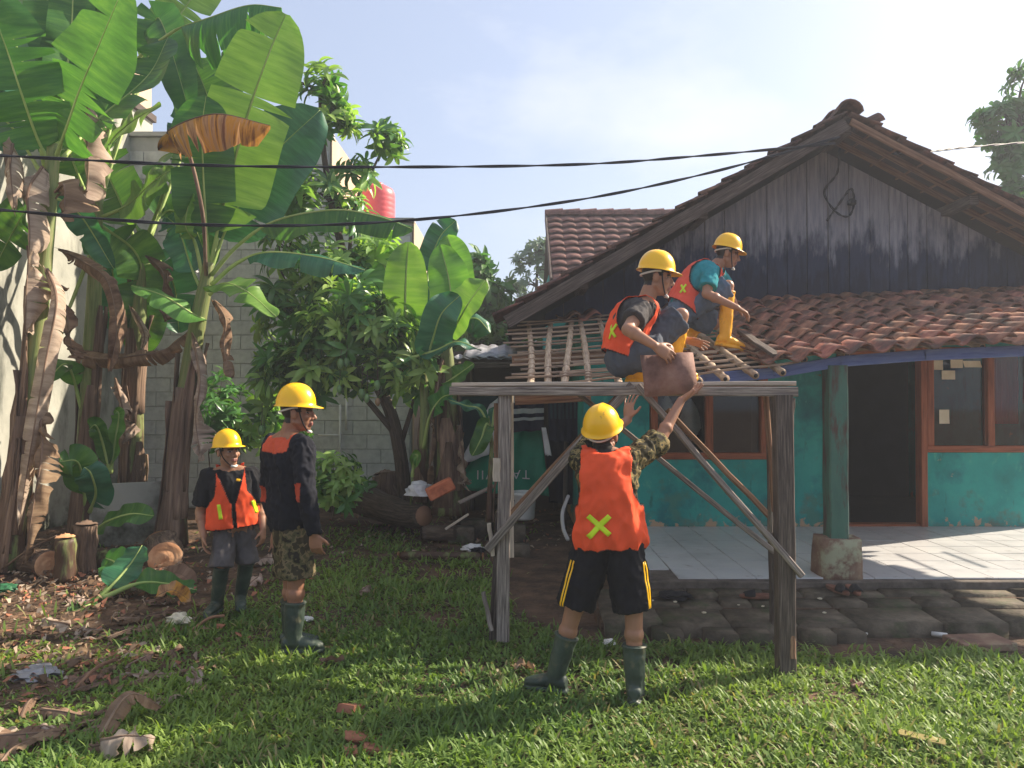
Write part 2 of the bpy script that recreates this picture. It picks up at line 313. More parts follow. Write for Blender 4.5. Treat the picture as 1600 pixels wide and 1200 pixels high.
def window(x0, x1, z0, z1, muls, name='window'):
    m = MB(); fr = .075; y = YB + .03
    m.beam((x0, y, z0 + .035), (x1, y, z0 + .035), .11, .07); m.beam((x0, y, z1 - .035), (x1, y, z1 - .035), .11, .07)
    ed = [x0 + fr / 2, x1 - fr / 2] + muls
    for x in ed: m.beam((x, y, z0 + .07), (x, y, z1 - .07), .075, .106, up=(0, 1, 0))
    o = m.build(name, MT['redwood'], house); ed.sort()
    for a, b in zip(ed[:-1], ed[1:]):
        g = MB(); g.box(a + .038, b - .038, y + .01, y + .014, z0 + .07, z1 - .07); g.build('pane', MT['glass'], o)
    return o
window(1.47, 2.715, .91, 2.098, [2.095])
window(4.40, 5.572, .985, 2.098, [5.08])
m = MB(); m.beam((4.362, YB + .03, .19), (4.362, YB + .03, 2.098), .066, .13, up=(0, 1, 0)); m.beam((3.49, YB + .03, .19), (3.49, YB + .03, 2.098), .066, .13, up=(0, 1, 0)); m.beam((3.525, YB + .03, 2.06), (4.327, YB + .03, 2.06), .12, .07)
m.beam((3.525, YB + .06, .20), (4.327, YB + .06, .20), .12, .05)
m.build('door_frame', MT['redwood'], house)
m = MB(); dn = V((3.56, YB + .12, 0)); m.beam((3.56, YB + .5, .23), (3.56, YB + .5, 2.03), .76, .035, up=(1, 0, 0)); dr = m.build('door', MT['wooddark'], house)
m = MB(); m.tube([(3.585, YB + .82, 1.1), (3.63, YB + .82, 1.1), (3.63, YB + .72, 1.1)], .011); m.build('handle', MT['white'], dr)
m = MB(); m.tube(spline([(3.315, YB - .018, .22), (3.318, YB - .018, 1.0), (3.31, YB - .02, 1.7), (3.31, YB - .018, 2.45)], 12), .012, 6); m.build('conduit_pipe', MT['tealpaint'], house)
# gable of planks
GZ = 2.3815
m = MB(); g0, g1 = .35, 5.95
m.add([(g0, YB + .05, GZ), (g1, YB + .05, GZ), (g1, YB + .05, zmain(g1) - .14), (AX, YB + .05, AZp - .14), (g0, YB + .05, zmain(g0) - .14)], [(0, 1, 2, 3, 4)])
gb = m.build('gable_wall', MT['wooddark'], house)
x = g0; rr = random.Random(3)
while x < g1:
    wd = rr.uniform(.195, .23); e = x + wd - rr.uniform(.006, .012); y0 = YB + rr.uniform(.0, .010); y1 = YB + .028
    xs = [x, e] if not (x < AX < e) else [x, AX, e]
    top = [(a, zmain(a) - .145) for a in xs]; poly = [(x, GZ + rr.uniform(-.02, .0)), (e, GZ)] + top[::-1]
    n = len(poly); vs = [(a, y0, b) for a, b in poly] + [(a, y1, b) for a, b in poly]
    fs = [tuple(range(n)), tuple(range(2 * n - 1, n - 1, -1))] + [((i + 1) % n, i, n + i, n + (i + 1) % n) for i in range(n)]
    obj('plank', vs, fs, MT['plank'], gb); x += wd
# roof tile meshes
def tile_mesh(name, wd, ln, amp, th, mat, rr, ph=0, curl=.0):
    nx = 9; ny = 3; vs = []; fs = []
    for lay in (0, 1):
        for j in range(ny):
            for i in range(nx):
                u = i / (nx - 1) - .5; vv = j / (ny - 1)
                z = amp * math.sin(2 * math.pi * u * .96 + ph) * (1 - .25 * vv) + curl * (1 - vv) ** 2 + noise.noise((u * 3 + ph * 7, vv * 2, rr.random() * .3)) * .004
                vs.append((u * wd + .006 * math.sin(vv * 5 + ph), (vv - .5) * ln, z - lay * th))
    k = nx * ny
    for j in range(ny - 1):
        for i in range(nx - 1):
            a = j * nx + i; fs.append((a, a + 1, a + nx + 1, a + nx)); fs.append((k + a, k + a + nx, k + a + nx + 1, k + a + 1))
    for j in range(ny - 1):
        for i in (0, nx - 1): a = j * nx + i; fs.append((a, a + nx, k + a + nx, k + a) if i == 0 else (a + nx, a, k + a, k + a + nx))
    for i in range(nx - 1):
        fs.append((i + 1, i, k + i, k + i + 1)); a = (ny - 1) * nx + i; fs.append((a, a + 1, k + a + 1, k + a))
    return mkmesh(name, vs, fs, mat, smooth=[abs(f[0] - f[1]) != k and not (min(f) < k <= max(f)) for f in fs])
rr = random.Random(9)
TILES = [tile_mesh('roof_tile', .24, .335, .037 + rr.uniform(-.005, .004), .013, MT['terra'], rr, rr.uniform(-.25, .25), rr.uniform(0, .012)) for _ in range(5)]
# veranda roof: warped, sagging towards its open left end
def lerp_tab(tab, x):
    if x <= tab[0][0]: return tab[0][1]
    for (a, p), (b, q) in zip(tab[:-1], tab[1:]):
        if x <= b: return p + (q - p) * (x - a) / (b - a)
    return tab[-1][1]
EAVE = [(.1, 1.655), (1.4, 1.735), (2.0, 1.80), (2.5, 1.87), (3.15, 1.925), (4.2, 1.965), (5.8, 2.005)]
TOPZ = [(.1, 2.36), (1.0, 2.44), (2.57, 2.56), (5.4, 2.68), (5.9, 2.69)]
YE, YT = 5.72, 8.12
def vr(x, v):                                  # point on the rafters' upper face, v = 0 at the eave and 1 at the wall
    z = lerp_tab(EAVE, x) * (1 - v) + lerp_tab(TOPZ, x) * v - .035 * math.sin(math.pi * v)
    return V((x, YE + (YT - YE) * v, z))
m = MB(); pts = [A(1010, 601, 5.98), A(1100, 592, 5.98), A(1206, 583, 5.98), A(1311, 565, 5.98), A(1442, 555, 5.98), A(1600, 548, 5.98), A(1760, 545, 5.98), A(2020, 545, 5.98)]
for a, b in zip(pts[:-1], pts[1:]): m.beam(a - V((.004, 0, 0)), b + V((.004, 0, 0)), .07, .085, ch=.004)
vroof = m.build('veranda_roof', MT['bluebeam'], house)
def bamboo(a, b, r, parent, name='rafter'):
    a = V(a); b = V(b); L = (b - a).length; n = int(L / .045); nodes = [R.uniform(0, .3)]
    while nodes[-1] < L: nodes.append(nodes[-1] + R.uniform(.24, .34))
    pts = []; rad = []
    bow = V((R.uniform(-.02, .02), 0, R.uniform(-.012, .012)))
    for i in range(n + 1):
        t = i / n; l = t * L; d = min(abs(l - k) for k in nodes); pts.append(a.lerp(b, t) + bow * math.sin(math.pi * t)); rad.append(r * (1 - .18 * t) + (.006 if d < .022 else 0))
    m = MB(); m.tube(pts, rad, 9); e = (a - b).normalized()
    return m.build(name, MT['bamboo'], parent)
def raf(x0, x1, r, v0=-.02, v1=1.0):
    a = vr(x0, v0) - V((0, 0, r)); b = vr(x1, v1) - V((0, 0, r)); o = bamboo(a, b, r, vroof)
    d = (a - b).normalized(); m = MB(); m.tube([a + d * .0015, a + d * .003], r * .55, 9); m.build('dark_hollow_disc', MT['dark'], o)  # dark disc painted as the shade inside the bamboo end
for x0, x1 in ((.138, .176), (.267, .41), (.38, .63), (.57, .72), (.80, .92), (1.06, 1.12), (1.385, 1.30), (1.575, 1.50), (1.80, 1.66), (2.0, 1.88), (2.27, 2.2), (2.6, 2.52), (2.95, 2.9), (3.3, 3.25), (3.65, 3.6), (4.0, 3.95), (4.35, 4.3), (4.7, 4.65), (5.05, 5.0), (5.4, 5.35), (5.72, 5.7), (6.05, 6.03)):
    raf(x0, x1, .029, -.02 if x0 < 2.2 else .10)
NB = 15
for i in range(NB):
    v = .015 + i / (NB - 1) * .965; x0 = -.06 + R.uniform(-.05, .14); x1 = 6.16 if i else 2.15; pts = []
    k = 16; ph = R.random() * 9
    for q in range(k + 1):
        x = x0 + (x1 - x0) * q / k; p = vr(x, v + .008 * math.sin(q * .7 + ph)); p.z += .012 + .006 * math.sin(q * 1.1 + ph * 2); pts.append(p)
    m = MB()
    for a, b in zip(pts[:-1], pts[1:]): m.beam(a, b, .022, .018, ch=.003)
    m.build('batten', MT['batten'], vroof)
    if i in (0, 1, 3):                           # short extra battens left over on the bare side
        m = MB(); a = vr(.3 + R.random() * .3, v + .04); b = vr(1.7, v + .05); a.z += .012; b.z += .012; m.beam(a, b, .022, .018, ch=.003, n=4, jit=.004); m.build('batten', MT['batten'], vroof)
def tile_at(x, v, me, parent, lift=.045, rz=0, tilt=.075, name='roof_tile'):
    p = vr(x, v); U = (vr(x, v + .05) - vr(x, v - .05)).normalized(); X = (vr(x + .1, v) - vr(x - .1, v)).normalized(); N = X.cross(U).normalized(); U = N.cross(X)
    return inst(name, me, parent, frame(p + N * lift, X, U, N) @ M.Rotation(rz, 4, 'Z') @ M.Rotation(-tilt, 4, 'X'))
rr = random.Random(21); ROWS = 10
for j in range(ROWS):
    v = .078 + j * .1005; x = [1.98, 1.98, 2.02, 1.97, 1.98, 2.0, 1.95, 1.6, .95, .55][j] + .03 * rr.random() + (.02 if j % 2 else 0)
    while x < 6.2:
        if not (j in (8, 9) and rr.random() < .12 and x < 1.9):
            tile_at(x, v + rr.uniform(-.008, .008), rr.choice(TILES), vroof, .047 + rr.uniform(-.003, .006), rr.uniform(-.05, .05), .07 + rr.uniform(-.02, .035))
        x += .207 + rr.uniform(-.006, .006)
for (px, v, rz, lf) in ((1430, .70, .7, .085), (1468, .74, .15, .09), (1395, .55, -.3, .08), (1480, .80, .05, .10)):
    x = (px - 800) / 1200 * (YE + (YT - YE) * v); tile_at(x, v, TILES[1], vroof, lf, rz, .02)
# wall plates that carry the rafters
m = MB(); m.beam(vr(.0, .55) - V((0, 0, .10)), vr(1.0, .55) - V((0, 0, .09)), .05, .09); m.build('purlin', MT['woodbrown'], vroof)
m = MB(); m.beam(vr(.0, .98) - V((0, 0, .11)), vr(6.2, .98) - V((0, 0, .11)), .05, .09); m.build('purlin', MT['wooddark'], vroof)
m = MB(); m.beam(vr(.02, .06) - V((0, 0, .115)), vr(.60, .06) - V((0, 0, .115)), .03, .12); m.build('eave_board', MT['woodbrown'], vroof)
# post on a pedestal
post = MB(); a = A(1306, 846, 6.02); b = A(1304, 571, 6.0); post.beam(a, b, .15, .15, up=(0, 1, 0), n=6, jit=.003, ch=.012)
pst = post.build('veranda_post', MT['tealpaint'], house)
m = MB(); bm = bmesh.new(); bmesh.ops.create_cube(bm, size=1); bmesh.ops.subdivide_edges(bm, edges=bm.edges[:], cuts=3, use_grid_fill=True)
vs = []
for v in bm.verts:
    p = v.co.copy(); q = V((p.x * .345, p.y * .30, p.z * .34)); k = .9 + .1 * (.5 - p.z); q.x *= k; q.y *= k
    for ax in (0, 1): q[ax] *= 1 - .10 * max(0, abs(p[1 - ax]) - .3) / .2 * (abs(p[ax]) > .4)
    q += V((noise.noise(p * 3), noise.noise(p * 3 + V((9, 0, 0))), noise.noise(p * 3 + V((0, 9, 0))))) * .015; vs.append(V((a.x, a.y - .01, .165 + .155)) + q)
fs = [tuple(v.index for v in f.verts) for f in bm.faces]; bm.free()
MT['pedestal'] = pm('worn_pedestal', [lin(92, 70, 60), lin(124, 96, 80), lin(150, 132, 108)], 5, rough=.9, bump=.5, bscale=30, rnd=0, extra=over(lin(160, 160, 132), 4, .56, .66))
obj('pedestal', vs, fs, MT['pedestal'], house, smooth=True)
# main roof
m = MB(); y0, y1 = YF + .03, 12.7; xl, xr = -.05, 6.1
for (xa, xb) in ((xl, AX), (AX, xr)):
    za, zb = zmain(xa), zmain(xb)
    m.add([(xa, y0, za), (xb, y0, zb), (xb, y1, zb), (xa, y1, za), (xa, y0, za + .02), (xb, y0, zb + .02), (xb, y1, zb + .02), (xa, y1, za + .02)], [(0, 3, 2, 1), (4, 5, 6, 7), (0, 1, 5, 4), (1, 2, 6, 5), (2, 3, 7, 6), (3, 0, 4, 7)])
mroof = m.build('main_roof', MT['wooddark'], house)
def sb(x0, x1, y, dz, wd, ht, name, mat, par=mroof):
    m = MB(); a = V((x0, y, zmain(x0) + dz)); b = V((x1, y, zmain(x1) + dz)); m.beam(a, b, wd, ht, n=6, jit=.004); return m.build(name, mat, par)
sb(xl, AX - .02, YF + .015, -.055, .03, .13, 'fascia_board', MT['wooddark']); sb(AX + .02, xr, YF + .015, -.03, .03, .07, 'fascia_board', MT['woodbrown'])
for y in (7.80, 8.05):
    sb(AX + .05, xr, y, -.035, .045, .06, 'rafter', MT['woodbrown']); sb(xl, AX - .05, y, -.035, .045, .06, 'rafter', MT['wooddark'])
for x in [AX + .25 + .27 * i for i in range(13)]:
    m = MB(); m.beam((x, YF + .035, zmain(x) - .012), (x, YB + .05, zmain(x) - .012), .03, .02); m.build('batten', MT['woodbrown'], mroof)
for x, l in ((.72, .12), (1.9, .06), (4.62, .1), (5.75, .1), (AX, .05)):
    m = MB(); m.beam((x, YF + l, zmain(x) - .11), (x, YB + .1, zmain(x) - .11), .09, .10); m.build('purlin', MT['wooddark'], mroof)
rr = random.Random(31); TD = [tile_mesh('roof_tile', .24, .335, .030, .013, MT['terradark'], rr, rr.uniform(-.25, .25), .006) for _ in range(4)]
for side in (-1, 1):
    X = V((0, 1, 0)) if side > 0 else V((0, -1, 0)); sl_ = SLR if side > 0 else SLL; U = V((-side, 0, sl_)).normalized(); N = X.cross(U)
    if N.z < 0: X = -X; N = X.cross(U)
    d = .16
    while d < (3.95 if side < 0 else 3.15):
        for cI in range(3):
            p = V((AX, YF + .10 + cI * .205, AZp)) - U * d + N * .062
            inst('roof_tile', rr.choice(TD), mroof, frame(p, X, U, N) @ M.Rotation(rr.uniform(-.05, .05), 4, 'Z') @ M.Rotation(-.09 + rr.uniform(-.03, .03), 4, 'X'))
        d += .265 + rr.uniform(-.01, .01)
def ridge_cap(loc, rz, rx=0, s=1, parent=mroof, mat=MT['terradark'], half=.115):
    m = MB(); n = 9; vs = []; L = .34
    for lay in (0, 1):
        for j in range(2):
            for i in range(n):
                a = math.pi * i / (n - 1); r = half * (1 + .14 * (1 - j)) - lay * .016; vs.append((r * math.cos(a), (j - .5) * L, r * .95 * math.sin(a)))
    k = 2 * n; fs = []
    for i in range(n - 1): fs += [(i, n + i, n + i + 1, i + 1), (k + i, k + i + 1, k + n + i + 1, k + n + i), (i, i + 1, k + i + 1, k + i), (n + i + 1, n + i, k + n + i, k + n + i + 1)]
    fs += [(0, k, k + n, n), (n - 1, 2 * n - 1, k + 2 * n - 1, k + n - 1)]
    me = mkmesh('ridge_cap', vs, fs, mat); inst('ridge_cap', me, parent, M.Translation(V(loc)) @ M.Rotation(rz, 4, 'Z') @ M.Rotation(rx, 4, 'X') @ M.Scale(s, 4))
for i in range(8): ridge_cap((AX, YF + .13 + i * .30, AZp + .035 + .01 * (i % 2)), 0, -.06)
ridge_cap((AX + .24, YF + .16, AZp - .07), math.pi / 2, -.4, .9)
# papers, curtain
def paper(px0, py0, px1, py1, label, y=YB + .031, mat=None, rz=0):
    a = A(px0, py0, y); b = A(px1, py1, y); m = MB(); n = 4; vs = []; fs = []
    for j in range(n + 1):
        for i in range(n + 1):
            u = i / n; v = j / n; vs.append((a.x + (b.x - a.x) * u + rz * v, y - .002 - .010 * (abs(u - .5) * abs(v - .4)) - .004 * R.random(), a.z + (b.z - a.z) * v))
    for j in range(n):
        for i in range(n): q = j * (n + 1) + i; fs.append((q, q + n + 1, q + n + 2, q + 1))
    o = obj('paper_note', vs, fs, mat or MT['paper']); s = o.modifiers.new('s', 'SOLIDIFY'); s.thickness = .0012; tag(o, label, 'paper')
paper(1452, 563, 1473, 578, 'blank square paper stuck at the window top beside the door frame', YB + .032)
paper(1485, 562, 1504, 575, 'folded paper stuck at the top middle of the right window', YB + .032)
paper(1504, 564, 1531, 574, 'torn curling strip of paper at the top of the right window', YB + .032, rz=.02)
paper(1471, 579, 1492, 593, 'small paper label with a darker left edge under the window-top papers', YB + .032)
paper(1467, 640, 1483, 662, 'single pale note stuck in the middle of the right window pane', YB + .032)
MT['curtain'] = pm('red_curtain', [lin(170, 20, 24), lin(214, 34, 34), lin(228, 54, 48)], 2, (6, 6, .4), rough=.9, bump=.1, rnd=0, transl=.25)
vs = []; fs = []; n = 60
for j in range(9):
    for i in range(n + 1):
        u = i / n; z = 1.28 + (2.06 - 1.28) * j / 8; x = 5.14 + .40 * u; vs.append((x + .01 * noise.noise((u * 9, j * .3, 0)), YB + .17 + .028 * math.sin(u * 44 + .3 * math.sin(j)) + .02 * noise.noise((u * 6, j * .4, 2)), z))
for j in range(8):
    for i in range(n): q = j * (n + 1) + i; fs.append((q, q + 1, q + n + 2, q + n + 1))
o = obj('curtain', vs, fs, MT['curtain'], smooth=True); tag(o, 'red pleated curtain hanging behind the right window', 'curtain')
for (px, py, s_) in ((1042, 640, 1.0), (1078, 652, 1.3)):
    p = A(px, py, YB + .35); m = MB(); m.lathe(p, [(.01 * s_, .16 * s_), (.05 * s_, .10 * s_), (.085 * s_, .0), (.095 * s_, -.09 * s_), (.06 * s_, -.15 * s_)][::-1], 12)
    o = m.build('plastic_bag', MT['white']); tag(o, ('small' if s_ == 1.0 else 'large') + ' pale bag shape behind the left window pane in place of a reflection', 'bag')  # pale shapes added to stand in for a reflection in the glass
# sandals in front of the pedestal
MT['sandal'] = pm('brown_sandal', [lin(96, 62, 50), lin(136, 92, 74)], 14, rough=.7, bump=.3, rnd=.1)
MT['black'] = pm('matt_black', [lin(20, 20, 24), lin(34, 34, 38)], 10, rough=.8, bump=.1, rnd=.05)
def sandal(c, rz, label, grp=None, mat=None):
    t = thing('sandal', c, label, 'sandal', grp); n = 16; vs = []
    for z, k in ((0, .94), (.012, 1), (.024, .97)):
        for i in range(n):
            a = 2 * math.pi * i / n; vs.append((math.cos(a) * (.043 - .010 * math.sin(a)) * k * (1 if math.sin(a) > 0 else .92), math.sin(a) * .125 * k, z + .006 * (math.sin(a) < -.3)))
    fs = [tuple(range(n - 1, -1, -1)), tuple(range(2 * n, 3 * n))] + [(l * n + i, l * n + (i + 1) % n, l * n + n + (i + 1) % n, l * n + n + i) for l in (0, 1) for i in range(n)]
    rot = M.Translation(V(c)) @ M.Rotation(rz, 4, 'Z'); place(bpy.data.objects.new('sole', mkmesh('sole', vs, fs, mat or MT['sandal'])), t, rot)
    m = MB(); k = 8; vs = []; fs = []
    for j in range(4):
        for i in range(k + 1):
            a = math.pi * i / k; r = .042 - .004 * abs(j - 1.5); vs.append((r * math.cos(a), .015 + .025 * j, .016 + (.046 - .008 * j) * math.sin(a)))
    for j in range(3):
        for i in range(k): q = j * (k + 1) + i; fs.append((q, q + 1, q + k + 2, q + k + 1))
    o = place(bpy.data.objects.new('strap', mkmesh('strap', vs, fs, MT['black'], smooth=True)), t, rot); s = o.modifiers.new('s', 'SOLIDIFY'); s.thickness = .004
sandal(V((G(1295, 916, .15).x, 5.66, .15)), math.pi + .25, 'brown slip-on sandal at the pedestal corner nearer the scaffold', 'sandals left at the pedestal')
sandal(V((G(1322, 918, .15).x, 5.655, .15)), math.pi - .1, 'brown slip-on sandal of the pair farther from the scaffold leg', 'sandals left at the pedestal')
sandal(V((G(1180, 932, .13).x, 5.56, .13)), 1.4, 'single brown sandal lying askew on the stone apron behind the scaffold leg')
# ---------------------------------------------------------------- scaffold
sca = thing('scaffold', A(1000, 616 + 1.6 * 1200 / 4.9, 4.9), 'rough timber trestle scaffold with crossed braces in front of the veranda', 'scaffold')
def bd(p0, p1, wd, ht, name, mat='wood', up=(0, 1, 0), n=5, jit=.004):
    m = MB(); m.beam(p0, p1, wd, ht, up, n=n, jit=jit); return m.build(name, MT[mat], sca)
# legs
bd(A(786, 1000, 5.0), A(789, 614, 5.0), .085, .09, 'leg', 'wood'); bd(A(772, 1000, 5.03), A(783, 800, 5.03), .07, .05, 'leg', 'wooddark')
bd(A(1228, 1052, 4.45), A(1222, 617, 4.45), .10, .09, 'leg', 'wooddark')
bd(A(1212, 990, 5.15), A(1206, 612, 5.15), .07, .06, 'leg', 'wooddark'); bd(A(797, 870, 5.62), A(796, 614, 5.62), .06, .06, 'leg', 'woodlight')  # rear left leg in paler wood, its sunlight given by colour
bd(A(1197, 617, 4.6), A(1210, 800, 4.65), .022, .05, 'strut', 'woodbrown'); bd(A(1211, 617, 4.62), A(1203, 830, 4.85), .022, .05, 'strut', 'wood')
# top beams and deck
bd(A(704, 611, 5.06), A(1247, 612, 4.42), .045, .056, 'top_beam', 'wood', (0, 0, 1), 7); bd(A(730, 610, 5.66), A(1215, 609, 5.14), .045, .056, 'top_beam', 'woodbrown', (0, 0, 1), 6)
for k, (a, b) in enumerate(((.02, .20), (.23, .42), (.45, .63), (.66, .84))):
    L0, L1 = A(705, 606, 5.06), A(1248, 606, 4.42); B0, B1 = A(735, 606, 5.68), A(1222, 606, 5.16)
    t = (a + b) / 2; p = L0.lerp(B0, t); q = L1.lerp(B1, t); p.z = q.z = 1.664 + .0; bd(p + V((R.uniform(-.08, .05), 0, 0)), q + V((R.uniform(-.03, .02), 0, .0)), .125, .026, 'deck_plank', ['woodlight', 'wood', 'woodbrown', 'wood'][k], (0, 0, 1), 6, .004)  # front plank palest, its sunlit edge put into the colour
# braces
bd(A(988, 600, 4.72), A(762, 858, 4.96), .05, .062, 'brace', 'wood'); bd(A(972, 612, 5.3), A(795, 806, 5.52), .04, .05, 'brace', 'woodbrown')
bd(A(996, 602, 4.66), A(1253, 900, 4.385), .035, .058, 'brace', 'wood'); bd(A(1042, 640, 5.26), A(1207, 812, 5.12), .035, .05, 'brace', 'woodbrown')
bd(A(900, 612, 5.42), A(1210, 862, 5.10), .035, .052, 'brace', 'wood'); 
# cleats nailed on
bd(A(1238, 622, 4.45), A(1236, 690, 4.45), .02, .05, 'cleat', 'wooddark'); bd(A(1233, 748, 4.45), A(1233, 768, 4.62), .05, .04, 'cleat', 'woodlight', (0, 0, 1), 1, 0)
bd(A(1236, 975, 4.45), A(1237, 1028, 4.42), .03, .07, 'cleat', 'woodbrown'); bd(A(764, 818, 4.98), A(770, 868, 4.98), .025, .05, 'cleat', 'woodlight')
bd(A(755, 925, 4.98), A(768, 985, 4.95), .025, .05, 'cleat', 'wood'); bd(A(777, 630, 5.06), A(776, 735, 5.06), .045, .03, 'cleat', 'woodbrown')
bd(A(776, 716, 4.97), A(776, 752, 4.97), .05, .04, 'cleat', 'woodlight')
# ---------------------------------------------------------------- house behind with a tiled roof
h2 = thing('neighbour_house', (3, 15, 0), 'teal neighbour house with pinkish tiled roof behind the plank gable', 'house')
m = MB(); m.box(.62, 6.6, 13.0, 13.14, -.1, 3.62); m.box(.62, .76, 13.14, 17, -.1, 3.62); m.build('wall', MT['teal'], h2)
E0, E1 = V((.66, 12.55, 3.46)), V((6.6, 12.55, 3.46)); K0 = V((.66, 14.6, 5.0))
m = MB(); th = V((0, 0, -.03)); q = [E0, E1, V((6.6, 14.6, 5.0)), K0]; m.add(q + [p + th for p in q], [(0, 1, 2, 3), (7, 6, 5, 4), (0, 4, 5, 1), (1, 5, 6, 2), (2, 6, 7, 3), (3, 7, 4, 0)])
q = [K0, V((6.6, 14.6, 5.0)), V((6.6, 16.7, 3.4)), V((.66, 16.7, 3.4))]; m.add(q + [p + th for p in q], [(0, 1, 2, 3), (7, 6, 5, 4), (0, 4, 5, 1), (1, 5, 6, 2), (2, 6, 7, 3), (3, 7, 4, 0)])
r2 = m.build('roof', MT['wooddark'], h2)
rr = random.Random(8); T2 = [tile_mesh('roof_tile', .262, .33, .011, .018, MT['terra2'], rr, rr.uniform(-.2, .2) + 1.2, 0) for _ in range(3)]
U = (K0 - E0).normalized(); X = V((1, 0, 0)); N = X.cross(U); L = (K0 - E0).length; j = 0; d = .10
while d < L:
    for i in range(15):
        p = E0 + U * d + X * (.13 + i * .252 + .004 * rr.random()) + N * .05
        inst('roof_tile', rr.choice(T2), r2, frame(p, X, U, N) @ M.Rotation(-.17 + rr.uniform(-.02, .02), 4, 'X') @ M.Rotation(rr.uniform(-.015, .015), 4, 'Z'))
    d += .252
for i in range(12): ridge_cap((.80 + i * .32, 14.6, 5.0), math.pi / 2, -.03, 1, r2, MT['terra2'], .13)
m = MB(); m.beam(E0 + V((-.02, 0, -.02)), K0 + V((-.02, 0, -.02)), .03, .16); m.build('fascia_board', MT['wooddark'], r2)
# ---------------------------------------------------------------- rendered wall on the left
XW = -5.5
lw = thing('side_building', (XW - .6, 9, 0), 'tall grey rendered building wall behind the banana plants', 'building')
m = MB(); m.box(XW - .2, XW, 3.0, 11.7, -.1, 5.75); m.build('wall', MT['concrete'], lw)
m = MB(); m.box(XW - .3, XW + .06, 3.0, 11.7, 5.75, 5.85); m.build('parapet_cap', MT['wooddark'], lw)
m = MB(); m.box(XW - .2, XW - .02, 3.0, 11.7, 5.85, 6.5); m.build('upper_wall', MT['beige'], lw)
# leaning sheets at the foot of the wall
m = MB(); a = G(118, 850); 
o = MB(); o.beam(V((-4.45, 8.0, .33)), V((-3.72, 8.35, .33)), .02, .66, ch=.002); o = o.build('cement_board', MT['concrete']); tag(o, 'grey cement board leaning upright between the banana stems', 'board')
# ---------------------------------------------------------------- block building
YW = 11.0
bl = thing('block_building', (-3.4, 12.5, 0), 'unplastered grey block building with parapet behind the mango tree', 'building')
m = MB(); m.box(-5.5, -1.44, YW + .015, 14, -.1, 4.06); m.box(-5.5, -2.62, YW + .015, 13.4, 4.06, 5.3); m.build('wall_core', MT['mortar'], bl)
rr = random.Random(4)
def bevbox(sx, sy, sz, b):
    bm = bmesh.new(); bmesh.ops.create_cube(bm, size=1)
    for v in bm.verts: v.co = V((v.co.x * sx, v.co.y * sy, v.co.z * sz))
    bmesh.ops.bevel(bm, geom=bm.edges[:], offset=b, segments=1, affect='EDGES'); vs = [v.co.copy() for v in bm.verts]; fs = [tuple(v.index for v in f.verts) for f in bm.faces]; bm.free(); return vs, fs
BK = [mkmesh('block', *bevbox(.394, .03, .195, .004), MT['block']), mkmesh('block', *bevbox(.192, .03, .193, .006), MT['block'])]
zz = .1; j = 0; cnt = 0
while zz < 5.2:
    x = -5.3 + (0 if j % 2 else -.2); xe = -1.46 if zz < 3.96 else -2.64
    while x < xe:
        big = x + .2 <= xe
        if big or x <= xe: 
            pp = x if big else xe - .1
            inst('block', BK[0] if big else BK[1], bl, M.Translation((pp, YW + .006 + rr.uniform(0, .008), zz)))
        x += .403
    zz += .204; j += 1
for (x0, z0, z1, y1) in ((-1.425, -.1, 4.1, 14), (-2.605, 4.1, 5.34, 13.4)):
    m = MB(); m.box(x0, x0 + .02, YW + .0, y1, z0, z1); m.build('sunlit_side', MT['beige'], bl)  # right-hand faces painted beige as if sunlit, against the grey front
m = MB(); m.box(-5.5, -2.58, YW - .03, YW + .14, 5.31, 5.37); m.build('parapet_cap', MT['mortar'], bl)
m = MB(); m.box(-2.58, -1.40, YW - .03, YW + .14, 4.07, 4.13); m.build('parapet_cap', MT['mortar'], bl)
m = MB(); m.tube([(-2.57, 11.0, 5.34), (-2.3, 11.05, 4.6), (-2.25, 11.05, 4.1)], .02); 
# vents / grille
m = MB(); gx = -1.9
for i in range(7): m.box(gx - .2 + i * .06, gx - .18 + i * .06, YW - .02, YW - .005, 3.35, 3.75)
m.box(gx - .22, gx + .2, YW - .03, YW - .008, 3.31, 3.35); m.box(gx - .22, gx + .2, YW - .03, YW - .008, 3.75, 3.79); m.build('window_grille', MT['white'], bl)
# red water tank
MT['tank'] = pm('faded_red_plastic', [lin(206, 84, 90), lin(220, 104, 108)], 3, rough=.4, bump=.05, rnd=0)
p = A(588, 345, 12.6); tk = thing('water_tank', (p.x, p.y, 4.06), 'faded red plastic water tank on the block building roof', 'water tank')
prof = [(.30, 0), (.305, .02)]
for k in range(9): prof += [(.305, .06 + k * .085), (.302, .075 + k * .085), (.305, .09 + k * .085)]
prof += [(.30, .84), (.27, .91), (.18, .96)]
m = MB(); m.lathe((p.x, p.y, 4.06), prof, 32); m.build('shell', MT['tank'], tk)
m = MB(); m.lathe((p.x, p.y, 5.02), [(.12, 0), (.12, .04), (.10, .055)], 20); m.build('lid', MT['tank'], tk)
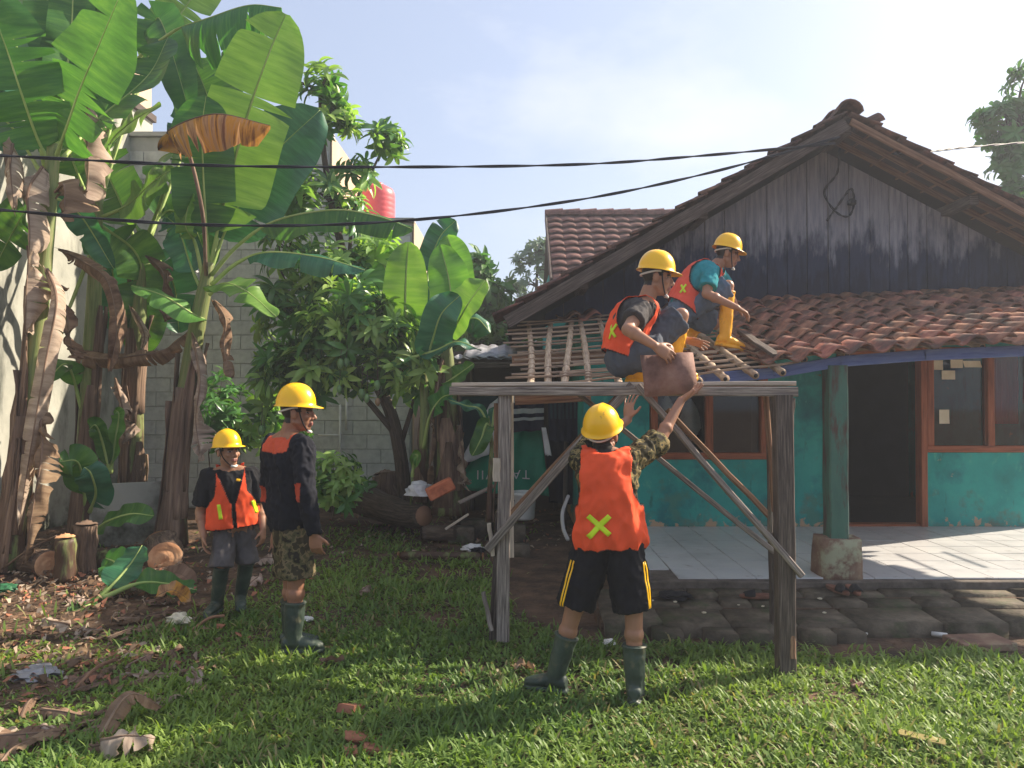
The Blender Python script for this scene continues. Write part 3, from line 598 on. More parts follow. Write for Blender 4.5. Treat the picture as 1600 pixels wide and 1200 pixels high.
# white pipes on the block wall
def pipe(pts, label, r=.016):
    m = MB(); m.tube([A(a, b, YW - .05) for a, b in pts], r, 8); o = m.build('water_pipe', MT['white']); tag(o, label, 'pipe')
pipe([(531, 632), (531, 700), (531, 725)], 'vertical white water pipe with bend on the block wall'); pipe([(541, 622), (541, 672)], 'short white water pipe beside the taller one on the block wall')
pipe([(497, 680), (515, 680), (530, 680)], 'horizontal white pipe branching low on the block wall'); pipe([(470, 621), (500, 620), (520, 634)], 'thin white pipe running along the block wall above the bush', .012)
m = MB(); c = A(292, 432, 10.6); n = 14; vs = []; fs = []
for j in range(2):
    for i in range(n * 2 + 1): vs.append((c.x - .3 + .6 * i / (n * 2), c.y - .4 * j, c.z + .12 - .12 * j + (.014 if i % 2 else -.014)))
for i in range(n * 2): fs.append((i, i + 1, n * 2 + 2 + i, n * 2 + 1 + i))
o = obj('awning_sheet', vs, fs, MT['mortar'], bl); s = o.modifiers.new('s', 'SOLIDIFY'); s.thickness = .006
# ---------------------------------------------------------------- lean-to shed, tarpaulin, hanging cloth
MT['sheet'] = pm('grey_corrugated_sheet', [lin(104, 104, 106), lin(146, 146, 150), lin(176, 176, 178)], 3, rough=.55, bump=.2, rnd=.12, metal=.4)
MT['tarp'] = pm('green_tarpaulin', [lin(12, 112, 86), lin(20, 136, 106), lin(30, 148, 116)], 2.5, rough=.55, bump=.15, bscale=40, rnd=.05)
MT['bluecloth'] = pm('dark_blue_sheet', [lin(22, 44, 54), lin(30, 58, 66), lin(40, 66, 72)], 2.5, rough=.7, bump=.2, rnd=.05)
MT['whitecloth'] = pm('grimy_white_sheet', [lin(180, 178, 180), lin(210, 208, 208), lin(226, 224, 220)], 7, rough=.8, bump=.2, rnd=.05)
MT['batik'] = pm('dark_batik', [lin(22, 26, 40), lin(30, 36, 54)], 4, rough=.9, bump=.1, rnd=0)
MT['batikwhite'] = pm('pale_batik_band', [lin(150, 156, 152), lin(186, 188, 180)], 5, rough=.9, bump=.1, rnd=0)
sh = thing('lean_to_shed', (-.1, 10.4, 0), 'makeshift lean-to shed with rusty corrugated roof sheets beside the house', 'shed')
for k, (x0, x1, y0, y1, z0, z1) in enumerate(((-.62, .42, 9.5, 10.9, 2.06, 2.30), (-.30, .66, 9.6, 11.0, 2.02, 2.22), (-.75, .1, 9.4, 10.5, 2.0, 2.10))):
    n = 22; vs = []; fs = []
    for j in range(2):
        for i in range(n + 1): vs.append((x0 + (x1 - x0) * i / n, y0 + (y1 - y0) * j, z0 + (z1 - z0) * j + .016 * math.sin(i * 1.9) + .02 * k))
    for i in range(n): fs.append((i, i + 1, n + 2 + i, n + 1 + i))
    o = obj('corrugated_sheet', vs, fs, MT['sheet'], sh, smooth=True); s = o.modifiers.new('s', 'SOLIDIFY'); s.thickness = .004
for x, y, zt in ((-.62, 9.0, 1.98), (.62, 9.1, 2.0), (-.55, 10.6, 2.25), (.6, 10.6, 2.2)):
    m = MB(); m.tube(spline([(x, y, 0), (x + .02, y, 1), (x - .01, y, zt)], 6), .03, 7); m.build('post', MT['wooddark'], sh)
m = MB(); m.beam((-.75, 8.95, 1.93), (.72, 8.98, 1.95), .05, .06); m.beam((-.7, 9.4, 1.97), (.7, 9.4, 1.97), .04, .05); m.build('crossbeam', MT['wooddark'], sh)
m = MB(); m.box(-1.1, .74, 10.75, 10.8, -.1, 2.2); m.build('back_wall', MT['wooddark'], sh)
def cloth(name, quad, mat, label, cat, amp=.03, fr=9, nx=26, ny=16, parent=None, midf=None, seed=0):
    """cloth hung between four corners (tl, tr, br, bl) with vertical folds"""
    tl, tr, br, bl_ = [V(p) for p in quad]; vs = []; fs = []; mi = []
    for j in range(ny + 1):
        for i in range(nx + 1):
            u = i / nx; v = j / ny; p = tl.lerp(tr, u).lerp(bl_.lerp(br, u), v)
            p.y += amp * (.35 + .65 * v) * (math.sin(u * fr + 2 * noise.noise((u * 3, v * 1.5, seed))) + .6 * noise.noise((u * 7, v * 3, seed + 5))); p.z += .02 * noise.noise((u * 4, seed, 0)) * v
            vs.append(p)
    for j in range(ny):
        for i in range(nx):
            q = j * (nx + 1) + i; fs.append((q, q + nx + 1, q + nx + 2, q + 1)); mi.append(midf((i + .5) / nx, (j + .5) / ny) if midf else 0)
    o = obj(name, vs, fs, mat, parent, midx=mi, smooth=True); s = o.modifiers.new('s', 'SOLIDIFY'); s.thickness = .003
    if label: tag(o, label, cat)
    return o
Yt = 9.3
cloth('tarpaulin', (A(776, 668, Yt), A(845, 668, Yt), A(858, 775, Yt), A(704, 765, Yt)), MT['tarp'], None, None, .05, 11)
tp = bpy.context.scene.collection.objects[-1]; tag(tp, 'green tarpaulin with upside-down lettering hung under the lean-to', 'tarpaulin')
cv = bpy.data.curves.new('t', 'FONT'); cv.body = 'TAN VII'; cv.size = .155; cv.extrude = .001; cv.align_x = 'CENTER'; cv.space_character = 1.25
to = bpy.data.objects.new('t', cv); C.objects.link(to); dg = bpy.context.evaluated_depsgraph_get(); tm = bpy.data.meshes.new_from_object(to.evaluated_get(dg)); bpy.data.objects.remove(to)
bv = BVHTree.FromPolygons([WM[tp.name] @ v.co for v in tp.data.vertices], [tuple(p.vertices) for p in tp.data.polygons])
ct = A(786, 735, Yt); vs = []
for v in tm.vertices:
    q = V((ct.x - v.co.x, 0, ct.z - v.co.y)); h = bv.ray_cast(V((q.x, 8.0, q.z)), V((0, 1, 0))); vs.append(V((q.x, (h[0].y if h[0] else Yt) - .008 - v.co.z, q.z)))
fs = [tuple(p.vertices) for p in tm.polygons]; obj('lettering', vs, fs, MT['whitecloth'], tp)
cloth('white_sheet', (A(765, 632, Yt - .12), A(778, 622, Yt - .12), A(778, 705, Yt - .12), A(716, 728, Yt - .12)), MT['whitecloth'], 'grimy white plastic sheet draped slantwise over the green tarpaulin', 'sheet', .02, 5, seed=4)
cloth('dark_sheet', (A(716, 620, Yt + .25), A(800, 618, Yt + .25), A(800, 690, Yt + .25), A(716, 740, Yt + .25)), MT['bluecloth'], 'dark blue-green plastic sheet hung behind the banana stem', 'sheet', .04, 8, seed=8)
def bands(u, v): return 1 if (.42 < v < .55 or .64 < v < .72 or (v < .28 and u < .22) or (.02 < v < .3 and .72 < u < .84)) else 0
cloth('batik_cloth', (A(796, 612, 9.0), A(850, 612, 9.0), A(850, 672, 9.0), A(797, 676, 9.0)), [MT['batik'], MT['batikwhite']], 'navy cloth with white patterned bands drying under the lean-to', 'cloth', .02, 14, 50, 40, midf=bands, seed=2)
cloth('striped_skirt', (A(856, 612, 8.9), A(903, 612, 8.9), A(903, 690, 8.9), A(858, 690, 8.9)), [MT['batik'], MT['bluecloth']], 'dark striped skirt hanging beside the house corner', 'skirt', .02, 22, 44, 24, midf=lambda u, v: 1 if (int(u * 15) % 2 and v < .55) else 0, seed=3)
cloth('dark_curtain', (A(852, 684, 9.6), A(908, 684, 9.6), A(908, 790, 9.6), A(858, 785, 9.6)), MT['batik'], 'black cloth screen closing the lean-to beside the house', 'cloth', .03, 12, seed=7)
cloth('white_rag', (A(846, 668, 8.95), A(853, 668, 8.95), A(862, 712, 8.95), A(852, 712, 8.95)), MT['whitecloth'], 'narrow white rag hanging next to the navy patterned cloth', 'rag', .01, 5, 8, 10, seed=1)
p = G(816, 812); bk = thing('bucket', (p.x, 8.9, .05), 'white paint bucket standing on mossy stones behind the scaffold', 'bucket')
bx = A(817, 800, 8.9).x
m = MB(); m.lathe((bx, 8.9, .16), [(.125, 0), (.135, .02), (.15, .28), (.158, .285), (.158, .31), (.15, .315), (.148, .29), (.12, .03)], 24); m.build('pail', MT['white'], bk)
m = MB(); m.tube([V((bx + .155 * math.cos(a), 8.9 - .03 - .10 * math.sin(a), .43 - .06 * math.sin(a))) for a in [math.pi * k / 10 for k in range(11)]], .004, 6); m.build('handle', MT['cable'], bk)
for (px, py, s_, lb) in ((800, 835, .3, 'mossy stone block under the white bucket'), (745, 830, .34, 'mossy stone block among weeds beside the cut log'), (812, 858, .2, 'small mossy stone in front of the bucket'), (720, 836, .28, 'mossy stone block at the foot of the banana stem')):
    c = G(px, py + 12); vs, fs = rock(c.x - s_ / 2, c.x + s_ / 2, c.y, c.y + s_ * .8, -.05, s_ * .55, R); o = obj('stone_block', vs, fs, MT['stone'], smooth=True); tag(o, lb, 'stone')
m = MB(); m.tube(spline([A(888, 775, 7.6), A(879, 800, 7.4), A(880, 825, 7.2), A(887, 843, 7.0)], 12), .018, 8); o = m.build('hose', MT['mortar']); tag(o, 'short grey hose lying curved on the dirt path', 'hose')
# ---------------------------------------------------------------- power cables
def cable(pts, label, r=.009):
    p = spline([A(*q) for q in pts], 90); m = MB(); c = []; c2 = []
    for i, q in enumerate(p):
        T = (p[min(i + 1, 90)] - p[max(0, i - 1)]).normalized(); S = T.cross(V((0, 0, 1))).normalized(); U = S.cross(T); a = i * .55
        c.append(q + (S * math.cos(a) + U * math.sin(a)) * r * .8); c2.append(q - (S * math.cos(a) + U * math.sin(a)) * r * .8)
    m.tube(c, r * .8, 6); m.tube(c2, r * .8, 6); o = m.build('power_cable', MT['cable']); tag(o, label, 'cable'); return o
cable([(-140, 236, 5.6), (0, 243, 5.8), (310, 258, 6.2), (600, 261, 6.6), (900, 257, 6.95), (1100, 243, 7.2), (1305, 224, 7.45)], 'upper twisted black power cable running from the banana plants to the gable peak')
cable([(-140, 316, 5.6), (0, 328, 5.8), (310, 351, 6.2), (600, 347, 6.6), (880, 316, 6.95), (1100, 272, 7.2), (1312, 214, 7.46)], 'lower twisted black power cable sagging beneath the other one towards the gable')
cable([(1395, 240, 7.5), (1440, 238, 8), (1525, 229, 9), (1700, 215, 11)], 'black cable leaving the roof towards the right-hand tree')
cable([(1312, 232, 7.52), (1308, 270, 8.0), (1288, 300, 8.12), (1305, 330, 8.1), (1325, 338, 8.1), (1334, 320, 8.1), (1330, 295, 8.1), (1310, 320, 8.12), (1292, 345, 8.13)], 'black cable looping down over the gable planks', .008)
m = MB(); c = A(1331, 316, 8.1); m.lathe(c - V((0, 0, .035)), [(.02, 0), (.045, .01), (.045, .05), (.02, .075)], 12); o = m.build('junction_box', MT['cable']); tag(o, 'small black junction knob in the cable loop on the gable', 'junction box')
# ---------------------------------------------------------------- foliage materials
def leaf_mat(name, cols, transl, tcol, rough=.42, rnd=.15, spec=.45, vein=70):
    m = pm(name, cols, 1.6, (9, 1.2, 1) if vein else (1, 1, 1), 'U', rough=rough, bump=0, rnd=rnd, transl=transl, tcol=tcol, spec=spec, hsv=.012)
    nt = m.node_tree; N = nt.nodes.new; L = nt.links; b = nt.nodes['Principled BSDF']
    if vein:
        t = N('ShaderNodeTexCoord'); mp = N('ShaderNodeMapping'); mp.inputs['Scale'].default_value = (vein, 2.0, 1); L.new(t.outputs['UV'], mp.inputs['Vector'])
        n = N('ShaderNodeTexNoise'); n.inputs['Scale'].default_value = 1; n.inputs['Detail'].default_value = 3; L.new(mp.outputs[0], n.inputs['Vector'])
        bp = N('ShaderNodeBump'); bp.inputs['Strength'].default_value = .45; bp.inputs['Distance'].default_value = .01; L.new(n.outputs['Fac'], bp.inputs['Height']); L.new(bp.outputs[0], b.inputs['Normal'])
    return m
MT['ban'] = leaf_mat('banana_leaf', [lin(50, 94, 44), lin(68, 118, 52), lin(94, 140, 62)], .42, (1.25, 1.25, .5, 1))
MT['banblue'] = leaf_mat('banana_leaf_bluish', [lin(40, 88, 62), lin(52, 106, 76), lin(72, 126, 92)], .22, (1.2, 1.5, .6, 1), rough=.38)
MT['banlight'] = leaf_mat('young_banana_leaf', [lin(80, 128, 54), lin(102, 148, 64), lin(124, 164, 82)], .40, (1.15, 1.2, .5, 1))
MT['rib'] = pm('banana_midrib', [lin(122, 150, 76), lin(150, 172, 96), lin(168, 184, 120)], 3, coord='U', rough=.5, bump=0, rnd=.1)
MT['dry'] = leaf_mat('dry_banana_leaf', [lin(118, 102, 92), lin(168, 150, 134), lin(200, 184, 166)], .25, (1.1, 1, .85, 1), rough=.85, rnd=.18, spec=.15, vein=40)
MT['drybrown'] = leaf_mat('brown_banana_leaf', [lin(90, 70, 57), lin(132, 108, 89), lin(162, 138, 114)], .22, (1.2, 1, .7, 1), rough=.85, rnd=.2, spec=.15, vein=40)
MT['half'] = pm('yellowing_leaf', [lin(110, 70, 48), lin(206, 150, 60), lin(190, 150, 110), lin(128, 84, 62)], 1.2, (7, 1.2, 1), 'U', rough=.7, bump=.3, rnd=.05, transl=.3, pos=[.36, .46, .54, .64])
MT['stem'] = pm('banana_stem', [lin(84, 100, 60), lin(118, 132, 78), lin(140, 130, 92)], 2.0, (1.2, 9, 9), 'U', rough=.55, bump=.3, bscale=4, rnd=.1, extra=over(lin(74, 54, 42), 3.2, .47, .60, stretch=(3, 3, .6), zfade=(1.0, .12)))
MT['stemdry'] = pm('dry_banana_stem', [lin(62, 50, 42), lin(104, 85, 71), lin(140, 118, 98)], 2.4, (1.0, 12, 12), 'U', rough=.9, bump=.8, bscale=5, rnd=.15, dist=.03)
MT['sheath'] = pm('dry_sheath', [lin(76, 60, 50), lin(122, 100, 84), lin(160, 136, 114)], 2.4, (1.0, 12, 12), 'U', rough=.9, bump=.6, bscale=5, rnd=.2, dist=.02)
def leaf(parent, pts, W, face=(0, -1, .4), fold=.25, tears=3, mat='ban', name='leaf', pet=0.0, ripple=.035, droop=0.0, twist=0.0, seed=None, n=30, ribw=.016, world=False, edge=.0):
    """a banana leaf: midrib through the given points, blade in torn segments on both sides; pet = bare petiole fraction"""
    rr = random.Random(seed if seed is not None else R.random())
    P = spline([V(p) for p in pts] if world else [A(*p) for p in pts], n); m = MB(); ns = len(P); sd = rr.random() * 50
    # frames
    Ts = [(P[min(i + 1, n)] - P[max(i - 1, 0)]).normalized() for i in range(ns)]; Fv = V(face).normalized()
    i0 = int(pet * n)
    m.tube(P, [ribw * (1.15 - .95 * i / n) if i >= i0 else ribw * (1.5 - .4 * i / max(1, i0)) for i in range(ns)], 6, m=1)
    nb = n - i0; K = 6; cuts = {s: sorted(rr.sample(range(3, max(4, nb - 2)), min(tears, max(0, nb - 6)))) if nb > 8 else [] for s in (-1, 1)}
    for s in (-1, 1):
        bounds = [0] + cuts[s] + [nb]
        for a, b in zip(bounds[:-1], bounds[1:]):
            d0 = droop + rr.uniform(-.12, .22) * (1 if tears else 0); vs = []; uv = []
            for i in range(a, b + 1):
                t = i / nb; t = min(max(t, .003), .997); T = Ts[i0 + i]; S = T.cross(Fv)
                S = S.normalized() if S.length > 1e-3 else T.orthogonal().normalized()
                Nn = S.cross(T); ang = twist * t
                S2 = S * math.cos(ang) + Nn * math.sin(ang); N2 = Nn * math.cos(ang) - S * math.sin(ang)
                wdt = W * .5 * math.sqrt(max(0, 1 - (1 - min(t / .22, 1)) ** 2)) * math.sqrt(max(0, 1 - max((t - .45) / .55, 0) ** 2.4))
                g = 0
                if len(bounds) > 2:
                    if i == a and a > 0: g = 1
                    if i == b and b < nb: g = -1
                for k in range(K + 1):
                    u = k / K; th = fold - d0 * u * 1.1
                    p = P[i0 + i] + (S2 * s * math.cos(th) + N2 * math.sin(th)) * (u * wdt)
                    p += N2 * ripple * u * (noise.noise((t * 5 + sd, s * 3 + u, 1.7)) * 1.6 + .5 * math.sin(t * 19 + sd + s))
                    p += T * (.05 * g * u * u * min(1, wdt * 3)) + V((0, 0, -1)) * (max(0, d0) * .35 * u * u * wdt)
                    if edge and u > .8: p += T * rr.uniform(-edge, edge)
                    vs.append(p); uv.append((t * (P[-1] - P[0]).length + sd, s * u * W * .5))
            fs = []; fu = []; k1 = K + 1
            for i in range(b - a):
                for k in range(K):
                    q = (i * k1 + k, i * k1 + k + 1, (i + 1) * k1 + k + 1, (i + 1) * k1 + k)
                    if s < 0: q = q[::-1]
                    fs.append(q); fu.append([uv[x] for x in q])
            m.add(vs, fs, 0, fu, True)
    rb = 'rib' if mat.startswith('ban') else 'sheath'
    return m.build(name, [MT[mat], MT[rb]], parent)
def dryhang(parent, pts, W, mat='dry', seed=1, name='dry_leaf', tears=7):
    return leaf(parent, pts, W * 1.15, (R.uniform(-.5, .5), -1, 0), -.55, tears, mat, name, 0, .14, .6, R.uniform(-.8, .8), seed, 26, .012, edge=.02)
def stem(parent, pts, r0, r1, dry=0.5, seed=0, name='pseudostem', flare=1.35):
    """banana pseudostem with overlapping sheaths; lower part wrapped in dry sheaths"""
    rr = random.Random(seed); P = spline([A(*p) for p in pts], 26); n = 26
    rad = [(r0 + (r1 - r0) * i / n) * (1 + (flare - 1) * max(0, 1 - i / n * 5) ** 2) * (1 + .05 * noise.noise((i * .6, seed, 0))) for i in range(n + 1)]
    m = MB(); m.tube(P, rad, 14); o = m.build(name, MT['stem'], parent)
    k = int(9 * dry) + 1
    for q in range(k):
        m = MB(); a0 = rr.random() * 6.28; i0 = rr.randrange(0, max(1, int(n * dry * .45))); i1 = min(n - 2, i0 + rr.randrange(int(n * .22), int(n * .5))); wd = rr.uniform(.5, 1.25); vs = []; fs = []; uv = []; off = rr.uniform(.006, .016)
        for i in range(i0, i1 + 1):
            T = (P[min(i + 1, n)] - P[max(i - 1, 0)]).normalized(); X = T.cross(V((0, 1, 0))).normalized(); Y = T.cross(X); t = (i - i0) / max(1, i1 - i0); w = wd * (1 - .75 * t ** 2)
            for j in range(7):
                a = a0 + w * (j / 3 - 1) + .25 * math.sin(t * 3 + q); r = rad[i] + off + (.02 + .05 * rr.random() * (abs(j - 3) / 3)) * t * t + .012 * noise.noise((a * 3, i * .5, q)) + (.012 * rr.random() if j in (0, 6) else 0); vs.append(P[i] + (X * math.cos(a) + Y * math.sin(a)) * r); uv.append((i * .08, a * .12))
        for i in range(i1 - i0):
            for j in range(6): f = (i * 7 + j, i * 7 + j + 1, i * 7 + 8 + j, i * 7 + 7 + j); fs.append(f); uv_ = [uv[x] for x in f]; m.uv.append(uv_)
        m.v = vs; m.f = fs; m.m = [0] * len(fs); m.s = [True] * len(fs); so_ = m.build('dry_sheath', MT['sheath' if rr.random() < .6 else 'stemdry'], parent); sm = so_.modifiers.new('s', 'SOLIDIFY'); sm.thickness = .006
    return o
def banana(px, py, label):
    p = G(px, py); return thing('banana_plant', p, label, 'banana plant', None)
# plant A: far left, leaning stem, long dry leaf hanging
pa = banana(18, 890, 'leaning banana plant with a long shrivelled leaf hanging down its stem')
stem(pa, [(10, 890, 7.0), (38, 700, 7.05), (62, 480, 7.1), (78, 300, 7.15), (84, 225, 7.15)], .10, .055, .75, 1)
leaf(pa, [(80, 260, 7.15), (58, 215, 7.05), (35, 150, 6.9), (8, 70, 6.8), (-30, -30, 6.7)], .78, (.35, -1, .2), .22, 4, 'ban', pet=.18, seed=1)
leaf(pa, [(86, 250, 7.15), (104, 200, 7.0), (125, 140, 6.9), (155, 70, 6.8), (195, -25, 6.7)], .86, (-.2, -1, .1), .16, 5, 'ban', pet=.16, seed=2)
leaf(pa, [(84, 240, 7.2), (100, 140, 7.3), (112, 40, 7.4), (115, -60, 7.5)], .42, (.6, -1, 0), .3, 2, 'ban', pet=.3, seed=3)
leaf(pa, [(70, 280, 7.2), (10, 190, 7.6), (-60, 160, 7.9)], .62, (0, -1, .7), .2, 3, 'banblue', pet=.2, seed=4)
leaf(pa, [(96, 250, 7.25), (150, 190, 7.7), (230, 120, 8.1), (262, 60, 8.3)], .72, (-.3, -1, .2), .2, 3, 'ban', pet=.2, seed=5)
leaf(pa, [(70, 260, 7.3), (40, 90, 7.9), (70, 10, 8.2), (95, -50, 8.4)], .7, (.2, -1, 0), .1, 3, 'banlight', pet=.25, seed=6)
leaf(pa, [(60, 300, 7.25), (120, 330, 7.6), (178, 420, 7.8)], .3, (0, -1, 0), .3, 1, 'banblue', pet=.2, seed=7)
leaf(pa, [(86, 240, 7.2), (120, 110, 7.5), (170, -40, 7.7), (260, -120, 7.8)], .7, (.2, -1, .3), .2, 3, 'ban', pet=.2, seed=8)
leaf(pa, [(84, 240, 7.2), (110, 60, 7.6), (90, -120, 7.9), (40, -220, 8.0)], .8, (.3, -1, .1), .2, 3, 'ban', pet=.2, seed=9)
leaf(pa, [(80, 240, 7.3), (20, 60, 7.9), (-60, -60, 8.3)], .8, (.4, -1, .3), .2, 4, 'banblue', pet=.2, seed=10)
leaf(pa, [(80, 300, 7.2), (40, 330, 7.6), (-10, 420, 7.8)], .5, (.3, -1, .4), .1, 3, 'ban', pet=.2, seed=18)
dryhang(pa, [(66, 260, 7.05), (44, 300, 6.9), (46, 370, 6.85), (42, 440, 6.85), (40, 520, 6.9)], .30, 'dry', 11)
dryhang(pa, [(20, 225, 6.9), (16, 260, 6.75), (22, 325, 6.7)], .30, 'dry', 12, tears=3)
dryhang(pa, [(74, 420, 7.0), (88, 470, 6.9), (72, 560, 6.85), (48, 700, 6.85), (30, 820, 6.9)], .34, 'dry', 13)
dryhang(pa, [(62, 640, 6.95), (66, 700, 6.8), (52, 790, 6.75), (38, 880, 6.8)], .26, 'drybrown', 14)
dryhang(pa, [(86, 300, 7.05), (100, 290, 6.9), (100, 345, 6.85)], .26, 'drybrown', 15, tears=3)
# plant B
pb = banana(128, 838, 'tall slim banana plant with a crumpled pale dead leaf beside its crown')
stem(pb, [(126, 838, 8.3), (134, 700, 8.3), (144, 520, 8.3), (150, 400, 8.3), (152, 310, 8.3)], .11, .055, .6, 2)
leaf(pb, [(150, 330, 8.3), (168, 235, 8.2), (200, 195, 8.1), (252, 163, 8.0)], .5, (-.3, -1, .8), .15, 2, 'banlight', pet=.22, seed=21)
leaf(pb, [(154, 330, 8.3), (190, 200, 8.6), (232, 90, 8.8), (250, 30, 8.9), (300, 187, 8.2)], .5, (0, -1, .1), .15, 2, 'ban', pet=.5, seed=22)
leaf(pb, [(145, 330, 8.3), (110, 240, 8.5), (90, 170, 8.7), (40, 130, 8.8)], .6, (.2, -1, .3), .2, 3, 'ban', pet=.2, seed=23)
leaf(pb, [(158, 340, 8.3), (200, 320, 8.1), (242, 282, 8.0), (272, 262, 8.0)], .52, (-.2, -1, .8), .1, 2, 'banlight', pet=.25, seed=24)
leaf(pb, [(155, 350, 8.35), (215, 400, 8.6), (225, 480, 8.7), (215, 560, 8.8)], .55, (.5, -1, .0), .2, 2, 'ban', pet=.12, seed=25)
leaf(pb, [(152, 320, 8.4), (190, 130, 9.0), (262, 55, 8.7), (330, 27, 8.4), (390, 8, 8.3), (440, 12, 8.3)], .85, (0, -.45, 1), -.5, 4, 'ban', pet=.48, seed=26, droop=.5)
leaf(pb, [(150, 320, 8.4), (230, 110, 9.2), (310, -20, 9.5), (330, -60, 9.5)], .6, (.4, -1, 0), .2, 2, 'banlight', pet=.35, seed=27)
leaf(pb, [(150, 330, 8.4), (175, 420, 8.9), (185, 520, 9.1)], .5, (.3, -1, .2), .2, 2, 'banblue', pet=.12, seed=28)
leaf(pb, [(140, 400, 8.3), (100, 500, 8.1), (76, 530, 8.0)], .30, (0, -.6, 1), .1, 1, 'ban', pet=.4, seed=29)
leaf(pb, [(128, 640, 8.25), (105, 570, 8.1), (70, 600, 7.9)], .26, (0, -.6, 1), .1, 1, 'ban', pet=.25, seed=30)
dryhang(pb, [(136, 165, 7.6), (134, 200, 7.6), (138, 260, 7.6), (134, 312, 7.6)], .42, 'dry', 31, tears=5)
dryhang(pb, [(92, 390, 8.0), (132, 410, 7.9), (168, 440, 7.8), (182, 510, 7.8), (172, 580, 7.8)], .32, 'drybrown', 32, tears=4)
dryhang(pb, [(86, 440, 7.8), (102, 480, 7.7), (112, 545, 7.7), (128, 560, 7.7)], .10, 'drybrown', 33, tears=2)
# plant C
pc = banana(205, 842, 'banana plant with a dark stem wrapped in ragged brown sheaths')
stem(pc, [(205, 845, 8.7), (207, 700, 8.7), (212, 560, 8.7), (222, 420, 8.7), (228, 360, 8.7)], .135, .06, .9, 3)
leaf(pc, [(226, 380, 8.7), (255, 300, 8.6), (250, 250, 8.5), (300, 235, 8.4), (345, 262, 8.4)], .45, (0, -.6, 1), -.2, 2, 'banlight', pet=.35, seed=41)
leaf(pc, [(226, 380, 8.7), (210, 340, 8.5), (228, 300, 8.3), (270, 268, 8.3)], .5, (-.3, -1, .6), .1, 2, 'banlight', pet=.2, seed=42)
leaf(pc, [(230, 370, 8.75), (262, 330, 9.0), (300, 350, 9.0), (330, 420, 9.0)], .5, (.3, -1, .3), .1, 3, 'ban', pet=.2, seed=43)
leaf(pc, [(220, 400, 8.8), (190, 320, 9.1), (160, 250, 9.3), (150, 180, 9.4)], .7, (0, -1, .1), .2, 3, 'ban', pet=.2, seed=44)
leaf(pc, [(232, 380, 8.8), (290, 230, 9.3), (330, 150, 9.5), (390, 120, 9.6)], .6, (0, -1, .4), .2, 3, 'banblue', pet=.3, seed=45)
leaf(pc, [(228, 380, 8.8), (270, 440, 9.2), (280, 520, 9.3)], .55, (.5, -1, .2), .2, 2, 'banblue', pet=.15, seed=46)
dryhang(pc, [(106, 545, 8.2), (150, 560, 8.1), (210, 556, 8.1), (260, 545, 8.1), (300, 512, 8.1)], .34, 'drybrown', 47, tears=6)
dryhang(pc, [(228, 400, 8.5), (256, 430, 8.4), (250, 480, 8.4), (262, 500, 8.4)], .3, 'drybrown', 48, tears=4)
dryhang(pc, [(180, 590, 8.5), (192, 640, 8.4), (196, 690, 8.4)], .22, 'dry', 49, tears=3)
dryhang(pc, [(205, 480, 8.5), (225, 520, 8.4), (222, 545, 8.4)], .2, 'dry', 50, tears=3)
# plant D: big, in the middle, lit crown
pd = banana(272, 848, 'large banana plant with broad bright leaves rising over a half-brown drooping one')
stem(pd, [(268, 850, 8.1), (276, 740, 8.1), (290, 620, 8.1), (310, 500, 8.1), (322, 440, 8.1), (326, 410, 8.1)], .125, .055, .5, 4)
leaf(pd, [(328, 420, 8.1), (340, 360, 8.05), (362, 270, 8.0), (392, 165, 7.95), (420, 85, 7.9), (447, 22, 7.9)], .86, (.1, -1, .05), .13, 3, 'banlight', pet=.22, seed=61, ripple=.03)
leaf(pd, [(330, 420, 8.15), (358, 350, 8.25), (420, 250, 8.4), (500, 172, 8.6)], .92, (.25, -1, .5), .2, 1, 'banblue', pet=.26, seed=62)
leaf(pd, [(325, 420, 8.1), (322, 350, 8.0), (318, 280, 7.9), (316, 200, 7.85), (322, 150, 7.85)], .62, (.3, -1, .1), .15, 2, 'ban', pet=.2, seed=63)
leaf(pd, [(322, 430, 8.0), (316, 330, 7.6), (290, 225, 7.4), (262, 205, 7.4), (335, 178, 7.3), (422, 196, 7.3)], .52, (0, -.5, 1), -.6, 4, 'half', pet=.55, seed=64, droop=.7, name='dying_leaf')
leaf(pd, [(330, 430, 8.05), (370, 385, 8.0), (430, 345, 7.9), (520, 328, 7.85), (590, 338, 7.85), (645, 358, 7.85)], .46, (.1, -.75, .65), -.25, 3, 'ban', pet=.34, seed=65, droop=.3)
leaf(pd, [(330, 445, 8.05), (372, 410, 8.0), (420, 394, 7.9), (500, 402, 7.8), (570, 422, 7.8)], .34, (.1, -.7, .9), -.2, 2, 'banblue', pet=.36, seed=66, droop=.25)
leaf(pd, [(328, 460, 8.05), (350, 443, 7.9), (385, 455, 7.8), (432, 495, 7.7)], .40, (.2, -.6, 1), .05, 1, 'banlight', pet=.12, seed=67)
leaf(pd, [(318, 500, 8.05), (300, 490, 7.9), (255, 462, 7.8), (205, 446, 7.75)], .34, (-.1, -.7, 1), -.1, 1, 'banlight', pet=.15, seed=68)
leaf(pd, [(318, 440, 8.1), (305, 380, 8.0), (290, 350, 7.9), (300, 300, 7.9)], .3, (-.6, -1, .3), .3, 1, 'banlight', pet=.4, seed=69)
leaf(pd, [(318, 460, 8.1), (300, 420, 8.1), (280, 360, 8.2), (262, 340, 8.3)], .4, (-.4, -1, .4), .2, 2, 'banblue', pet=.3, seed=70)
leaf(pd, [(325, 440, 8.15), (350, 300, 8.6), (330, 170, 8.9), (300, 90, 9.1)], .8, (.2, -1, 0), .15, 2, 'ban', pet=.3, seed=71)
dryhang(pd, [(300, 520, 7.95), (312, 590, 7.85), (306, 660, 7.85), (316, 720, 7.85)], .24, 'dry', 72, tears=5)
